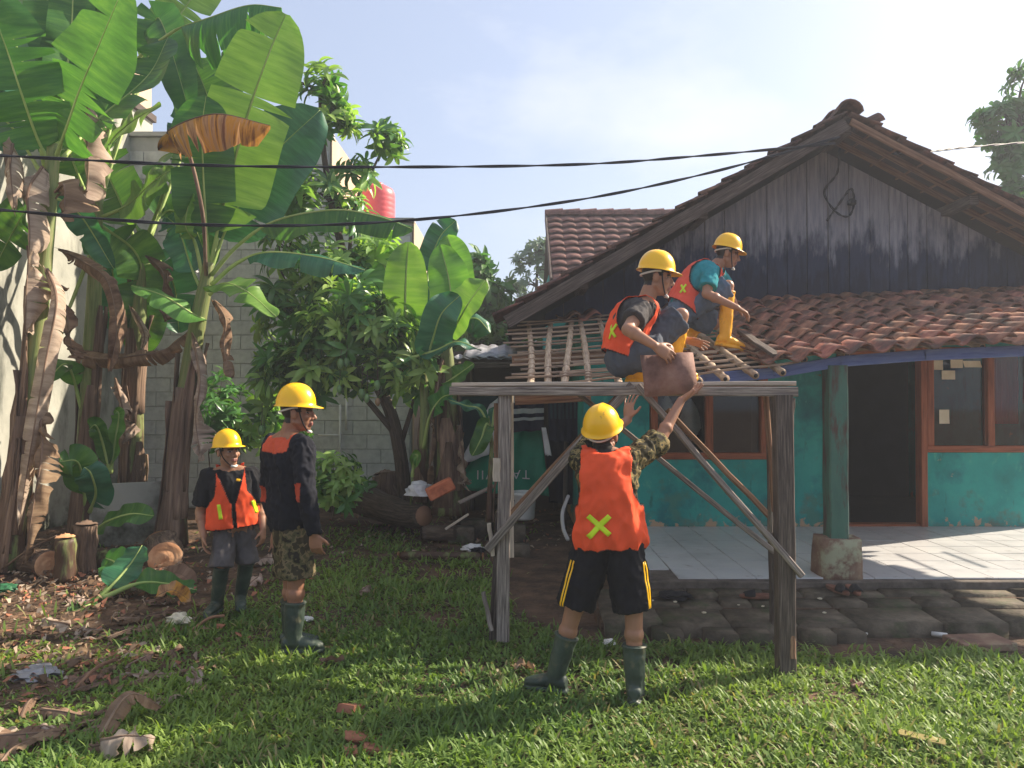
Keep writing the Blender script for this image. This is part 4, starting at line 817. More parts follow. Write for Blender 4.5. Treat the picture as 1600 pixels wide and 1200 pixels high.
dryhang(pd, [(335, 470, 8.0), (352, 500, 7.95), (350, 545, 7.95), (362, 590, 7.95)], .26, 'drybrown', 73, tears=4)
# plant E: clump in the middle
pe = banana(700, 800, 'young banana clump with upright glowing leaves beside the lean-to shed')
stem(pe, [(700, 802, 8.6), (702, 720, 8.6), (700, 640, 8.6), (698, 560, 8.6), (694, 520, 8.6)], .17, .05, .95, 5)
stem(pe, [(660, 795, 8.7), (662, 720, 8.7), (664, 640, 8.7), (660, 560, 8.7), (655, 515, 8.7)], .07, .04, .2, 6)
leaf(pe, [(655, 545, 8.7), (636, 500, 8.6), (634, 450, 8.5), (638, 378, 8.5)], .50, (0, -1, .1), .1, 0, 'banlight', pet=.28, seed=81)
leaf(pe, [(694, 540, 8.6), (705, 490, 8.55), (702, 440, 8.5), (688, 383, 8.5)], .46, (.1, -1, .1), .12, 0, 'banlight', pet=.28, seed=82)
leaf(pe, [(694, 530, 8.65), (716, 470, 8.9), (712, 410, 9), (698, 368, 9)], .4, (-.1, -1, .1), .12, 1, 'banlight', pet=.28, seed=83)
leaf(pe, [(692, 550, 8.55), (712, 510, 8.4), (735, 470, 8.3), (758, 438, 8.3)], .44, (-.55, -1, .2), .45, 0, 'banlight', pet=.2, seed=84)
leaf(pe, [(690, 540, 8.7), (668, 440, 9.2), (685, 375, 9.3), (712, 344, 9.3)], .36, (.4, -1, .3), .3, 1, 'banblue', pet=.4, seed=85)
leaf(pe, [(665, 570, 8.55), (676, 530, 8.4), (690, 490, 8.3), (718, 462, 8.3)], .42, (.5, -1, .5), .3, 0, 'banblue', pet=.1, seed=86)
leaf(pe, [(690, 540, 8.6), (722, 505, 8.6), (745, 498, 8.6), (766, 520, 8.6)], .36, (.2, -1, .5), -.2, 1, 'banblue', pet=.3, seed=87, droop=.4)
leaf(pe, [(640, 560, 8.4), (680, 548, 8.3), (715, 534, 8.2), (752, 548, 8.2)], .24, (0, -.5, 1), -.1, 1, 'banblue', pet=.15, seed=88)
leaf(pe, [(696, 600, 8.5), (712, 588, 8.3), (740, 568, 8.2)], .2, (.3, -1, .5), .2, 0, 'ban', pet=.1, seed=89)
leaf(pe, [(662, 700, 8.6), (672, 650, 8.4), (690, 622, 8.3), (708, 616, 8.2)], .26, (-.2, -.8, .6), .1, 0, 'ban', pet=.35, seed=90)
leaf(pe, [(640, 560, 8.7), (612, 480, 8.9), (602, 420, 9), (580, 390, 9.1)], .5, (0, -1, .1), .2, 1, 'banlight', pet=.2, seed=91)
leaf(pe, [(655, 545, 8.8), (665, 500, 8.9), (672, 460, 9), (665, 440, 9)], .4, (0, -1, .1), .2, 1, 'banblue', pet=.1, seed=92)
dryhang(pe, [(720, 690, 8.4), (724, 720, 8.35), (728, 750, 8.35), (726, 762, 8.35)], .12, 'dry', 93, tears=2)
dryhang(pe, [(690, 560, 8.45), (680, 640, 8.4), (672, 720, 8.4), (665, 780, 8.4)], .10, 'drybrown', 94, tears=3)
# small suckers
ps = thing('banana_sucker', G(762, 820), 'young banana sucker with one broad leaf in front of the white sheet', 'banana plant')
stem(ps, [(764, 815, 8.0), (766, 740, 8.0), (768, 690, 8.0), (762, 650, 8.0)], .03, .015, .05, 9)
leaf(ps, [(765, 690, 8.0), (761, 662, 7.95), (752, 685, 7.9), (738, 712, 7.85)], .19, (0, -1, .2), .05, 0, 'ban', pet=.3, seed=101)
leaf(ps, [(764, 670, 8.0), (750, 640, 7.95), (728, 634, 7.9), (700, 624, 7.9)], .09, (0, -.8, .6), .2, 0, 'banblue', pet=.1, seed=102)
leaf(ps, [(765, 680, 8.0), (770, 660, 8.05), (772, 640, 8.1), (774, 655, 8.15)], .12, (0, -1, .2), .2, 0, 'banblue', pet=.1, seed=103)
ps = thing('banana_sucker', G(640, 805), 'thin rolled banana shoot standing beside the clay brick', 'banana plant')
stem(ps, [(641, 808, 8.55), (643, 770, 8.5), (645, 730, 8.5)], .018, .012, .05, 10)
leaf(ps, [(644, 745, 8.5), (648, 715, 8.45), (652, 712, 8.4), (650, 730, 8.4)], .10, (0, -1, .1), .5, 0, 'banlight', pet=.1, seed=104)
ps = thing('banana_sucker', G(150, 870), 'low banana sucker with broad dark leaves spreading near the cut stump', 'banana plant')
stem(ps, [(128, 850, 7.6), (135, 800, 7.6), (140, 770, 7.6)], .04, .02, .05, 12)
leaf(ps, [(134, 790, 7.6), (128, 740, 7.5), (118, 720, 7.4), (92, 722, 7.3)], .34, (.2, -1, .4), .1, 1, 'ban', pet=.1, seed=105)
leaf(ps, [(140, 800, 7.6), (150, 770, 7.45), (142, 740, 7.3), (132, 730, 7.3)], .3, (.2, -1, .2), .1, 1, 'banblue', pet=.1, seed=106)
leaf(ps, [(142, 835, 7.5), (168, 815, 7.3), (205, 803, 7.2), (240, 806, 7.2)], .26, (0, -.7, .8), .05, 0, 'ban', pet=.15, seed=107)
ps = thing('banana_sucker', G(200, 880), 'small upright banana shoot between the two dark stems', 'banana plant')
stem(ps, [(176, 850, 8.2), (172, 780, 8.2), (170, 720, 8.2)], .025, .012, .05, 13)
leaf(ps, [(172, 740, 8.2), (160, 690, 8.1), (150, 665, 8.0), (140, 670, 8.0)], .18, (.2, -1, .3), .2, 0, 'ban', pet=.1, seed=108)
leaf(ps, [(173, 740, 8.2), (180, 690, 8.2), (186, 650, 8.2), (180, 640, 8.2)], .16, (-.2, -1, .2), .2, 0, 'banlight', pet=.1, seed=109)
# ---------------------------------------------------------------- leafy trees
MT['mango'] = leaf_mat('mango_leaf', [lin(58, 98, 52), lin(80, 124, 64), lin(110, 150, 80)], .30, (1.4, 1.6, .5, 1), rough=.32, rnd=.3, vein=0)
MT['mangolight'] = leaf_mat('mango_leaf_pale', [lin(104, 140, 72), lin(146, 176, 96), lin(184, 202, 130)], .38, (1.3, 1.5, .55, 1), rough=.4, rnd=.25, vein=0)
MT['treefar'] = leaf_mat('far_leaf', [lin(52, 92, 46), lin(78, 120, 58), lin(110, 146, 82)], .36, (1.2, 1.4, .6, 1), rough=.5, rnd=.25, vein=0)
MT['treegrey'] = leaf_mat('greyish_leaf', [lin(84, 104, 84), lin(108, 128, 104), lin(132, 150, 124)], .3, (1.2, 1.3, .8, 1), rough=.5, rnd=.2, vein=0)
MT['bark'] = pm('grey_bark', [lin(52, 44, 38), lin(82, 70, 60), lin(108, 96, 82)], 5, (1, 6, 6), 'U', rough=.9, bump=.7, rnd=.1, dist=.02)
def whorl(nl, L, wd, mat, rr, droop=.5, spread=1.1, up=.35):
    """a rosette of lance-shaped leaves round a twig tip, base at the origin, twig along +Z"""
    m = MB()
    for k in range(nl):
        az = k * 2.4 + rr.uniform(-.3, .3); el = up + rr.uniform(-.5, .4); l = L * rr.uniform(.65, 1.1); h = V((math.cos(az), math.sin(az), 0)); d = (h * math.cos(el) + V((0, 0, math.sin(el)))); p = V((0, 0, -.05 + .10 * k / nl)); S = V((-math.sin(az), math.cos(az), 0)); vs = []; sd = rr.random() * 9; tw = rr.uniform(-.6, .6)
        n = 5
        for i in range(n + 1):
            t = i / n; w = wd * .5 * (math.sin(math.pi * min(1, t * .97 + .02)) ** .8) * rr.uniform(.95, 1.05); Nn = d.cross(S); S2 = S * math.cos(tw) + Nn * math.sin(tw)
            vs += [p + S2 * w + Nn * w * .35, p, p - S2 * w + Nn * w * .35]; p = p + d * (l / n); d = (d + V((0, 0, -droop * (.25 + .3 * t)))).normalized()
        fs = []
        for i in range(n):
            a = i * 3; fs += [(a, a + 1, a + 4, a + 3), (a + 1, a + 2, a + 5, a + 4)]
        m.add(vs, fs, 0, None, True)
    return m.mesh('leaf_cluster', mat)
rr = random.Random(77)
MW = [whorl(14, .25, .060, MT['mango'], rr, .55) for _ in range(5)] + [whorl(12, .23, .058, MT['mangolight'], rr, .5) for _ in range(6)]
def scatter(parent, blobs, meshes, rr, trunk_pts, size=(.8, 1.25), dirz=.4, branch_r=.02, name='leaf_cluster', light=0.3, nbranch=None):
    """leaf clusters in ellipsoids (px, py, Y, rx px, ry px, count) with limbs reaching them from the trunk"""
    lim = MB()
    for (px, py, Y, rx, ry, cnt) in blobs:
        c = A(px, py, Y); sx = rx / F * Y; sz = ry / F * Y; base = min(trunk_pts, key=lambda q: (q - c).length + .6 * max(0, q.z - c.z))
        mid = base.lerp(c, .5) + V((rr.uniform(-.1, .1), rr.uniform(-.1, .1), rr.uniform(0, .12))); lim.tube(spline([base, mid, c], 8), [branch_r * (1 - .75 * i / 8) for i in range(9)], 6)
        for _ in range(cnt):
            while True:
                q = V((rr.uniform(-1, 1), rr.uniform(-1, 1), rr.uniform(-1, 1)))
                if .15 < q.length < 1: break
            p = c + V((q.x * sx, q.y * (sx + sz) * .45, q.z * sz)); out = (q * .8 + V((rr.uniform(-.5, .5), rr.uniform(-.5, .5), dirz + rr.uniform(-.3, .3)))).normalized()
            s = rr.uniform(*size); me = rr.choice(meshes)
            inst(name, me, parent, M.Translation(p) @ out.to_track_quat('Z', 'Y').to_matrix().to_4x4() @ M.Rotation(rr.random() * 6.28, 4, 'Z') @ M.Scale(s, 4))
            if rr.random() < .5: lim.tube([c.lerp(p, .15), c.lerp(p, .6) + V((0, 0, .02)), p], [branch_r * .35, branch_r * .25, branch_r * .12], 5)
    return lim
mg = thing('mango_tree', G(632, 818), 'mango tree with drooping dark leaves and hanging green fruit before the block wall', 'tree')
tr = spline([A(634, 820, 9.2), A(628, 730, 9.2), A(612, 650, 9.2), A(585, 590, 9.2), A(560, 520, 9.2), A(545, 430, 9.2), A(520, 330, 9.2), A(505, 230, 9.2), A(500, 140, 9.2)], 30)
tr2 = spline([tr[6], A(560, 610, 9.0), A(500, 560, 8.9), A(460, 500, 8.9), A(440, 420, 8.9), A(430, 330, 8.9)], 16); tr3 = spline([tr[5], A(655, 600, 9.2), A(668, 540, 9.2)], 8); tr4 = spline([tr[19], A(555, 320, 9.3), A(590, 250, 9.4), A(605, 205, 9.4)], 10)
m = MB(); m.tube(tr, [.085 * (1 - .8 * i / 30) + .008 for i in range(31)], 9); m.tube(tr2, [.04 * (1 - .7 * i / 16) for i in range(17)], 7); m.tube(tr3, [.035 * (1 - .6 * i / 8) for i in range(9)], 7); m.tube(tr4, [.025 * (1 - .6 * i / 10) for i in range(11)], 7); m.build('trunk', MT['bark'], mg)
rr = random.Random(15)
lim = scatter(mg, [(500, 140, 9.2, 38, 40, 15), (525, 190, 9.2, 32, 30, 11), (602, 212, 9.4, 40, 30, 10), (552, 268, 9.4, 26, 24, 6), (480, 300, 9.1, 50, 40, 17), (540, 340, 9.2, 45, 40, 13), (450, 390, 8.9, 45, 50, 17), (520, 430, 9.0, 55, 45, 21), (590, 400, 9.2, 45, 35, 11), (440, 480, 8.9, 45, 45, 17), (510, 520, 8.6, 60, 50, 34), (590, 510, 8.6, 60, 50, 34), (540, 470, 8.6, 60, 40, 16), (480, 570, 8.6, 50, 40, 16), (620, 570, 8.6, 60, 30, 14), (640, 540, 9.0, 45, 40, 16), (430, 580, 8.9, 45, 50, 20), (560, 580, 8.8, 60, 35, 19), (640, 600, 8.9, 45, 40, 14), (410, 650, 9.0, 36, 55, 17), (360, 110, 9.8, 26, 26, 7), (480, 610, 8.9, 35, 30, 8)], MW, rr, tr + tr2 + tr3 + tr4)
lim.build('limbs', MT['bark'], mg)['kind'] = 'stuff'
MT['mangofruit'] = pm('green_mango', [lin(86, 120, 74), lin(120, 148, 96)], 3, rough=.45, bump=.05, rnd=.15)
def mango(px, py, Y, label, mat='mangofruit', s=1):
    p = A(px, py, Y); m = MB(); m.lathe(p - V((0, 0, .06 * s)), [(.004, 0), (.022 * s, .012 * s), (.034 * s, .045 * s), (.036 * s, .07 * s), (.026 * s, .10 * s), (.006, .115 * s)], 12); t = thing('mango_fruit', p, label, 'mango', 'mangoes hanging from the mango tree'); m.build('fruit', MT[mat], t)
    m = MB(); m.tube([p + V((0, 0, .05)), p + V((.01, 0, .15)), p + V((.0, .03, .30))], .004, 5); m.build('stalk', MT['bark'], t)
MT['mangobrown'] = pm('brown_mango', [lin(120, 96, 70), lin(150, 120, 92)], 5, rough=.6, bump=.1, rnd=0)
mango(532, 568, 8.3, 'pale green mango hanging highest beside its twin'); mango(541, 566, 8.35, 'green mango tucked just behind the highest one', s=.9)
mango(565, 615, 8.3, 'green mango in the low hanging pair'); mango(573, 622, 8.32, 'lower green mango of the hanging pair', s=.9); mango(589, 602, 8.3, 'green mango hanging alone above the brown one'); mango(590, 628, 8.3, 'brown shrivelled mango hanging lowest', 'mangobrown', .8)
mango(530, 608, 8.4, 'small green mango left of the hanging pair', s=.8); mango(408, 672, 8.6, 'upper green mango behind the shoulder of the black-shirted man'); mango(411, 690, 8.62, 'lower green mango behind the shoulder of the black-shirted man', s=.9)
# far trees
rr = random.Random(19)
FW = [whorl(12, .22, .075, MT['treefar'], rr, .35) for _ in range(4)]
GW = [whorl(10, .20, .06, MT['treegrey'], rr, .3) for _ in range(3)]
def fartree(base, trunk, blobs, meshes, label, r=.09, size=(.9, 1.4), dirz=.3, mat='bark', br=.03):
    t = thing('tree', base, label, 'tree'); P = spline(trunk, 14); m = MB(); m.tube(P, [r * (1 - .7 * i / 14) for i in range(15)], 7); m.build('trunk', MT[mat], t)
    scatter(t, blobs, meshes, rr, P[3:], size, dirz, br).build('limbs', MT[mat], t)['kind'] = 'stuff'
fartree(V((-.8, 13.2, 0)), [V((-.8, 13.2, 0)), A(738, 560, 13.2), A(742, 480, 13.2), A(740, 420, 13.2)], [(742, 425, 13.2, 26, 28, 24), (760, 470, 13.2, 38, 36, 34), (735, 500, 13.2, 38, 40, 30), (775, 510, 13.4, 34, 32, 24), (722, 450, 13.2, 20, 30, 12), (770, 540, 13, 50, 22, 24)], FW, 'bright green leafy tree rising behind the lean-to shed', size=(1.0, 1.5))
fartree(V((.55, 19, 0)), [V((.55, 19, 0)), A(842, 540, 19), A(838, 470, 19), A(840, 410, 19)], [(838, 392, 19, 34, 24, 22), (812, 412, 19, 20, 16, 8), (852, 420, 19, 20, 26, 14), (830, 440, 19, 36, 22, 14), (815, 480, 19, 26, 20, 12), (842, 476, 18.6, 34, 22, 18), (805, 450, 19, 18, 14, 5), (860, 390, 19, 22, 22, 10)], GW, 'sparse grey-green tree with open branches beside the neighbour house roof', size=(.8, 1.3), br=.035)
fartree(V((9.0, 13.2, 0)), [V((9.0, 13.2, 0)), A(1640, 420, 13.2), A(1610, 280, 13.2), A(1590, 180, 13.2)], [(1575, 200, 13.2, 48, 42, 34), (1610, 150, 13.2, 40, 34, 20), (1600, 240, 13.2, 40, 30, 20), (1575, 265, 13.2, 30, 18, 10), (1598, 295, 13.2, 24, 18, 10), (1548, 190, 13.2, 26, 22, 10), (1605, 115, 13.2, 20, 14, 6), (1650, 220, 13.2, 40, 80, 30)], [whorl(12, .24, .07, MT['treefar'], rr, .6) for _ in range(3)] + [whorl(12, .22, .06, MT['mango'], rr, .7) for _ in range(2)], 'dense drooping tree beyond the right slope of the main roof', .14, (.9, 1.3))
for k, (px, Y, h_, lb) in enumerate(((700, 16, 2.6, 'green thicket behind the young banana clump'), (800, 16, 2.3, 'green thicket behind the lean-to roof sheets'), (900, 21, 3.0, 'distant green thicket behind the neighbour house'), (600, 18, 3.2, 'green thicket behind the block building'))):
    b = A(px, 600, Y); t = thing('bush', (b.x, Y, 0), lb, 'bush'); lm = scatter(t, [(px - 40, 575, Y, 50, 45, 22), (px + 40, 570, Y, 50, 45, 22), (px, 545, Y, 50, 35, 20)], FW, rr, [V((b.x, Y, .1)), V((b.x, Y, .8))], (1.4, 2.2)); lm.build('limbs', MT['bark'], t)['kind'] = 'stuff'
# low bush beside the black-shirted man and shade plants at the wall
BW = [whorl(11, .15, .045, MT['mangolight'], rr, .4, up=.2) for _ in range(3)] + [whorl(11, .15, .045, MT['mango'], rr, .4, up=.2) for _ in range(3)]
for (px, py, Y, rx, ry, cnt, lb) in ((520, 745, 8.0, 42, 42, 36, 'low feathery green bush beside the man in the black shirt'), (340, 640, 9.6, 50, 60, 40, 'dark leafy shrub in the shade between banana stem and wall'), (455, 690, 9.8, 30, 40, 16, 'dim shrub against the foot of the block wall'), (560, 770, 9.2, 30, 22, 10, 'small weed patch behind the fallen log')):
    b = A(px, 790, Y); t = thing('shrub', (b.x, Y, 0), lb, 'shrub'); scatter(t, [(px, py, Y, rx, ry, cnt), (px + 10, py + 20, Y, rx * .8, ry * .6, cnt // 3)], BW if Y < 9 else BW[3:], rr, [V((b.x, Y, .05)), V((b.x, Y, .3))], (.8, 1.3), .5, .012).build('limbs', MT['bark'], t)['kind'] = 'stuff'
# ---------------------------------------------------------------- people
class Sh:
    """closed shapes to be fused into one continuous surface"""
    def __init__(s): s.v = []; s.f = []
    def rings(s, rs, n=14):
        k = len(s.v)
        for c, U, W in rs: s.v += [c + U * math.cos(2 * math.pi * i / n) + W * math.sin(2 * math.pi * i / n) for i in range(n)]
        for j in range(len(rs) - 1):
            for i in range(n): i2 = (i + 1) % n; s.f.append((k + j * n + i, k + j * n + i2, k + j * n + n + i2, k + j * n + n + i))
        a = len(s.v); s.v.append(rs[0][0].copy()); b = len(s.v); s.v.append(rs[-1][0].copy()); e = k + (len(rs) - 1) * n
        for i in range(n): i2 = (i + 1) % n; s.f.append((a, k + i2, k + i)); s.f.append((b, e + i, e + i2))
        return s
    def rc(s, a, b, ra, rb, flat=False, flatb=False):
        a = V(a); b = V(b); T = (b - a).normalized(); U = T.orthogonal().normalized(); W = T.cross(U); rs = []
        if not flat: rs += [(a - T * ra * math.sin(t), U * ra * math.cos(t), W * ra * math.cos(t)) for t in (1.45, 1.0, .5)]
        for i in range(7): t = i / 6; r = ra + (rb - ra) * t; rs.append((a.lerp(b, t), U * r, W * r))
        if not flatb: rs += [(b + T * rb * math.sin(t), U * rb * math.cos(t), W * rb * math.cos(t)) for t in (.5, 1.0, 1.45)]
        return s.rings(rs)
    def ell(s, c, X, Y, Z):
        c = V(c); return s.rings([(c + Z * math.sin(t), X * math.cos(t), Y * math.cos(t)) for t in [-1.5, -1.2, -.9, -.6, -.3, 0, .3, .6, .9, 1.2, 1.5]], 16)
    def sph(s, c, r): return s.ell(c, V((r, 0, 0)), V((0, r, 0)), V((0, 0, r)))
def blob(name, sh, mat, parent, voxel=.007, smooth=3, disp=None, cut=None, colf=None, solid=0, dispf=None):
    me = bpy.data.meshes.new('tmp'); me.from_pydata([tuple(v) for v in sh.v], [], sh.f); o = bpy.data.objects.new('tmp', me); C.objects.link(o)
    r = o.modifiers.new('r', 'REMESH'); r.mode = 'VOXEL'; r.voxel_size = voxel; r.use_smooth_shade = True
    if smooth: q = o.modifiers.new('s', 'SMOOTH'); q.factor = .5; q.iterations = smooth
    dg = bpy.context.evaluated_depsgraph_get(); ev = o.evaluated_get(dg); nm = bpy.data.meshes.new_from_object(ev); bpy.data.objects.remove(o); bpy.data.meshes.remove(me)
    P = [v.co.copy() for v in nm.vertices]; Nn = [v.normal.copy() for v in nm.vertices]; F_ = [tuple(p.vertices) for p in nm.polygons]; bpy.data.meshes.remove(nm)
    if cut:
        keep = [cut(p) > 0 for p in P]; F_ = [f for f in F_ if all(keep[i] for i in f)]; used = sorted(set(i for f in F_ for i in f)); mp = {i: k for k, i in enumerate(used)}
        P = [P[i] for i in used]; Nn = [Nn[i] for i in used]; F_ = [tuple(mp[i] for i in f) for f in F_]
    base = [p.copy() for p in P]
    if disp:
        amp, fr = disp; P = [p + n * amp * (.8 * noise.noise(p * fr) + .4 * noise.noise(p * fr * 2.3 + V((7, 3, 1))) + 1.1 * (.45 - abs(noise.noise(V((p.x * fr * 1.3 + .35 * p.z * fr, p.y * fr * 1.3, p.z * fr * .55 + 5)))) * 1.8) + .5 * (.4 - abs(noise.noise(V((p.x * fr * 2.4 - .8 * p.z * fr, p.y * fr * 2.4, p.z * fr * 1.6 + 9)))) * 1.7)) for p, n in zip(P, Nn)]
    if dispf: P = [dispf(p, n) for p, n in zip(P, Nn)]
    ob = obj(name, P, F_, mat, parent, smooth=True)
    if colf:
        ca = ob.data.color_attributes.new('Col', 'FLOAT_COLOR', 'POINT'); ca.data.foreach_set('color', [c for p in base for c in (*colf(p), 1.0)])
    if solid: s = ob.modifiers.new('s', 'SOLIDIFY'); s.thickness = solid; s.offset = 1
    return ob
MT['skin'] = pm('skin', [(.9, .9, .9, 1), (1.08, 1.06, 1.04, 1)], 18, rough=.5, bump=.08, bscale=90, rnd=0, spec=.35, att='Col')
def fab(name, cols, scale=5, **k): return pm(name, cols, scale, rough=k.pop('rough', .9), bump=k.pop('bump', .22), bscale=k.pop('bscale', 60), rnd=0, dist=.004, spec=.15, **k)
one = (1, 1, 1, 1)
MT['cloth'] = fab('dyed_cloth', [(.88, .88, .88, 1), (1.08, 1.08, 1.08, 1)], 7, att='Col')
MT['orange'] = pm('orange_vest_mesh', [(.9, .9, .9, 1), (1.05, 1.05, 1.05, 1)], 9, rough=.75, bump=.2, bscale=130, rnd=0, dist=.003, spec=.2, att='Col', transl=.12)
MT['lime'] = pm('lime_reflective_tape', [lin(190, 220, 30), lin(214, 236, 44)], 20, rough=.4, bump=.05, rnd=0)
MT['helmet'] = pm('yellow_helmet_plastic', [lin(248, 186, 8), lin(252, 196, 12)], 6, rough=.28, bump=.03, bscale=40, rnd=.04, spec=.5, extra=over(lin(180, 130, 40), 16, .66, .74))
MT['bootgreen'] = pm('dark_green_rubber', [lin(40, 52, 46), lin(56, 70, 60), lin(74, 84, 70)], 7, rough=.5, bump=.15, bscale=30, rnd=.08, spec=.4, extra=over(lin(104, 98, 74), 8, .58, .72))
MT['bootyellow'] = pm('yellow_rubber', [lin(230, 158, 20), lin(244, 176, 30)], 7, rough=.45, bump=.1, bscale=30, rnd=.05, spec=.4, extra=over(lin(150, 100, 40), 9, .60, .74))
def camo(name, c4, sc_):
    m = pm(name, c4, sc_, detail=2.5, rough=.9, bump=.2, bscale=60, rnd=0, spec=.15, dist=.004, pos=[.40, .47, .53, .60]); m.node_tree.nodes['Color Ramp'].color_ramp.interpolation = 'CONSTANT'; return m
MT['camo1'] = camo('camo_cloth_dark', [lin(64, 58, 44), lin(110, 98, 72), lin(84, 80, 56), lin(48, 44, 36)], 13)
MT['camo2'] = camo('camo_cloth_gold', [lin(50, 46, 32), lin(128, 112, 74), lin(80, 76, 50), lin(40, 36, 28)], 17)
HAIR = (.012, .010, .009)
def person(nm, label, J, k=1.0, skin=(.36, .19, .115), hk=1.0, face=(1, 0, 0), hup=(0, 0, 1), hands=None, bulk=1.0, beard=.5, origin=None):
    j = {a: A(*b) for a, b in J.items()}; root = thing('person', origin, label, 'person')
    pel = (j['hipR'] + j['hipL']) / 2; nb = j['neck']; u = (nb - pel).normalized(); TL = (nb - pel).length
    r = (j['shR'] - j['shL']); r = (r - u * r.dot(u)).normalized(); f = u.cross(r).normalized()
    rh = (j['hipR'] - j['hipL']); rh = (rh - u * rh.dot(u)).normalized()
    bow = j.get('bow')
    def sp(s):
        p = pel + u * TL * s
        return p - f * (.0 if bow is None else 0) - f * J_b * math.sin(math.pi * min(1, max(0, s)))
    J_b = spec.get('bow', .0)
    tab = [(-.16, .12, .085), (-.02, .155, .108), (.2, .148, .104), (.42, .145, .102), (.62, .160, .112), (.80, .168, .112), (.92, .145, .092), (1.0, .085, .07)]
    def torso(inf, s0, s1, wide=0.0, n=16, flare=0.0):
        rs = []
        for i in range(n + 1):
            s = s0 + (s1 - s0) * i / n; a = lerp_tab([(q[0], q[1]) for q in tab], s); b = lerp_tab([(q[0], q[2]) for q in tab], s)
            R_ = rh.lerp(r, min(1, max(0, s))).normalized(); Fw = u.cross(R_).normalized(); fl = flare * max(0, .6 - s)
            rs.append((sp(s), R_ * (a * k * bulk + inf + wide + fl), Fw * (b * k * bulk + inf + fl * .8)))
        return rs
    hf = V(face).normalized(); hu = V(hup); hr = hf.cross(hu).normalized(); hu = hr.cross(hf); H = j['head']; hs = k * hk
    def hp(x, y, z): return H + (hr * x + hf * y + hu * z) * hs
    def he(s, c, rx, ry, rz): s.ell(hp(*c), hr * rx * hs, hf * ry * hs, hu * rz * hs)
    b = Sh(); b.rings(torso(-.012, -.12, 1.0))
    he(b, (0, -.012, .035), .074, .093, .088); he(b, (0, .030, -.035), .060, .060, .082); he(b, (0, .066, -.094), .026, .022, .022)
    for s in (-1, 1): b.rc(hp(s * .05, .0, -.055), hp(s * .018, .062, -.094), .018 * hs, .018 * hs); b.sph(hp(s * .040, .064, -.022), .023 * hs); he(b, (s * .079, -.008, -.008), .010, .020, .032); b.sph(hp(s * .013, .098, -.036), .0095 * hs)
    b.rc(hp(-.036, .080, .026), hp(.036, .080, .026), .012 * hs, .012 * hs); b.rc(hp(0, .090, .012), hp(0, .112, -.030), .0085 * hs, .0125 * hs)
    b.rc(hp(-.017, .092, -.060), hp(.017, .092, -.060), .0085 * hs, .0085 * hs); b.rc(hp(-.015, .090, -.072), hp(.015, .090, -.072), .009 * hs, .009 * hs)
    b.rc(hp(0, -.025, -.05), nb - u * .03 * k, .052 * k, .060 * k)
    b.rc(nb, j['shR'], .052 * k, .052 * k); b.rc(nb, j['shL'], .052 * k, .052 * k)
    for s in 'RL':
        b.rc(j['sh' + s], j['el' + s], .052 * k * bulk, .038 * k * bulk); b.rc(j['el' + s], j['wr' + s], .041 * k * bulk, .026 * k); m_ = j['el' + s].lerp(j['wr' + s], .28); b.sph(m_, .043 * k * bulk)
        b.rc(j['hip' + s], j['kn' + s], .082 * k * bulk, .054 * k * bulk); b.rc(j['kn' + s], j['an' + s], .052 * k * bulk, .036 * k); b.sph(j['kn' + s].lerp(j['an' + s], .3), .056 * k * bulk)
        hd = (hands or {}).get(s, {}); d = V(hd.get('d', j['wr' + s] - j['el' + s])).normalized(); n_ = V(hd.get('n', (0, 1, 0))); n_ = (n_ - d * n_.dot(d)).normalized(); th = d.cross(n_) if s == 'R' else n_.cross(d); w0 = j['wr' + s]; q = k * 1.0
        cu = hd.get('curl', .5); spd = hd.get('spread', .12)
        b.rings([(w0 + d * q * t, th * q * a, n_ * q * c) for t, a, c in ((-.015, .024, .020), (.0, .027, .019), (.03, .038, .017), (.065, .043, .015), (.088, .040, .013), (.094, .03, .009))])
        for i, (ln, of) in enumerate(((.068, .031), (.076, .0105), (.071, -.0105), (.056, -.031))):
            p = w0 + (d * .084 + th * of) * q; dd = (d + th * (spd * (1.2 - i * .8))).normalized(); rad = (.0088 if i < 3 else .0075) * q; c_ = cu * (1 + .12 * i)
            for sg, fr in enumerate((.45, .32, .25)):
                dd = (dd * math.cos(c_ * (.55 if sg == 0 else .8)) + n_ * math.sin(c_ * (.55 if sg == 0 else .8))).normalized(); e = p + dd * ln * fr * q * 1.05; b.rc(p, e, rad, rad * .9); p = e; rad *= .92
        p = w0 + (d * .025 + th * .026) * q; dd = (d * .62 + th * .62 + n_ * .35).normalized(); e = p + dd * .042 * q; b.rc(p, e, .0125 * q, .0105 * q); dd = (dd + d * .5 + n_ * .25 * cu).normalized(); b.rc(e, e + dd * .034 * q, .0102 * q, .0085 * q)
    def bcol(p):
        q = (p - H) / hs; x, y, z = q.dot(hr), q.dot(hf), q.dot(hu); sk = V(skin)
        if q.length < .17:
            if (z > .035 and y < .075) or (y < -.028 and z > -.062 and abs(x) < .074) or (abs(x) > .058 and -.025 < y < .035 and z > .005 and abs(x) < .079): return HAIR
            ex = abs(x) - .032
            if y > .06:
                if (ex / .017) ** 2 + ((z - .002) / .0075) ** 2 < 1: return (.02, .014, .012) if abs(ex) < .007 else (.40, .34, .30)
                if abs(ex) < .023 and abs(z - .021 + .2 * abs(ex)) < .0055: return (.03, .02, .016)
                if abs(x) < .024 and abs(z + .066) < .010: return tuple(V((.30, .12, .10)) * (skin[0] / .36))
                if abs(x) < .030 and (abs(z + .049) < .008 or z < -.084): sk = sk * (1 - .45 * beard)
            elif z < -.06 and y > .0: sk = sk * (1 - .25 * beard)
        return tuple(sk)
    body = blob('body', b, MT['skin'], root, .0058, 2, colf=bcol)
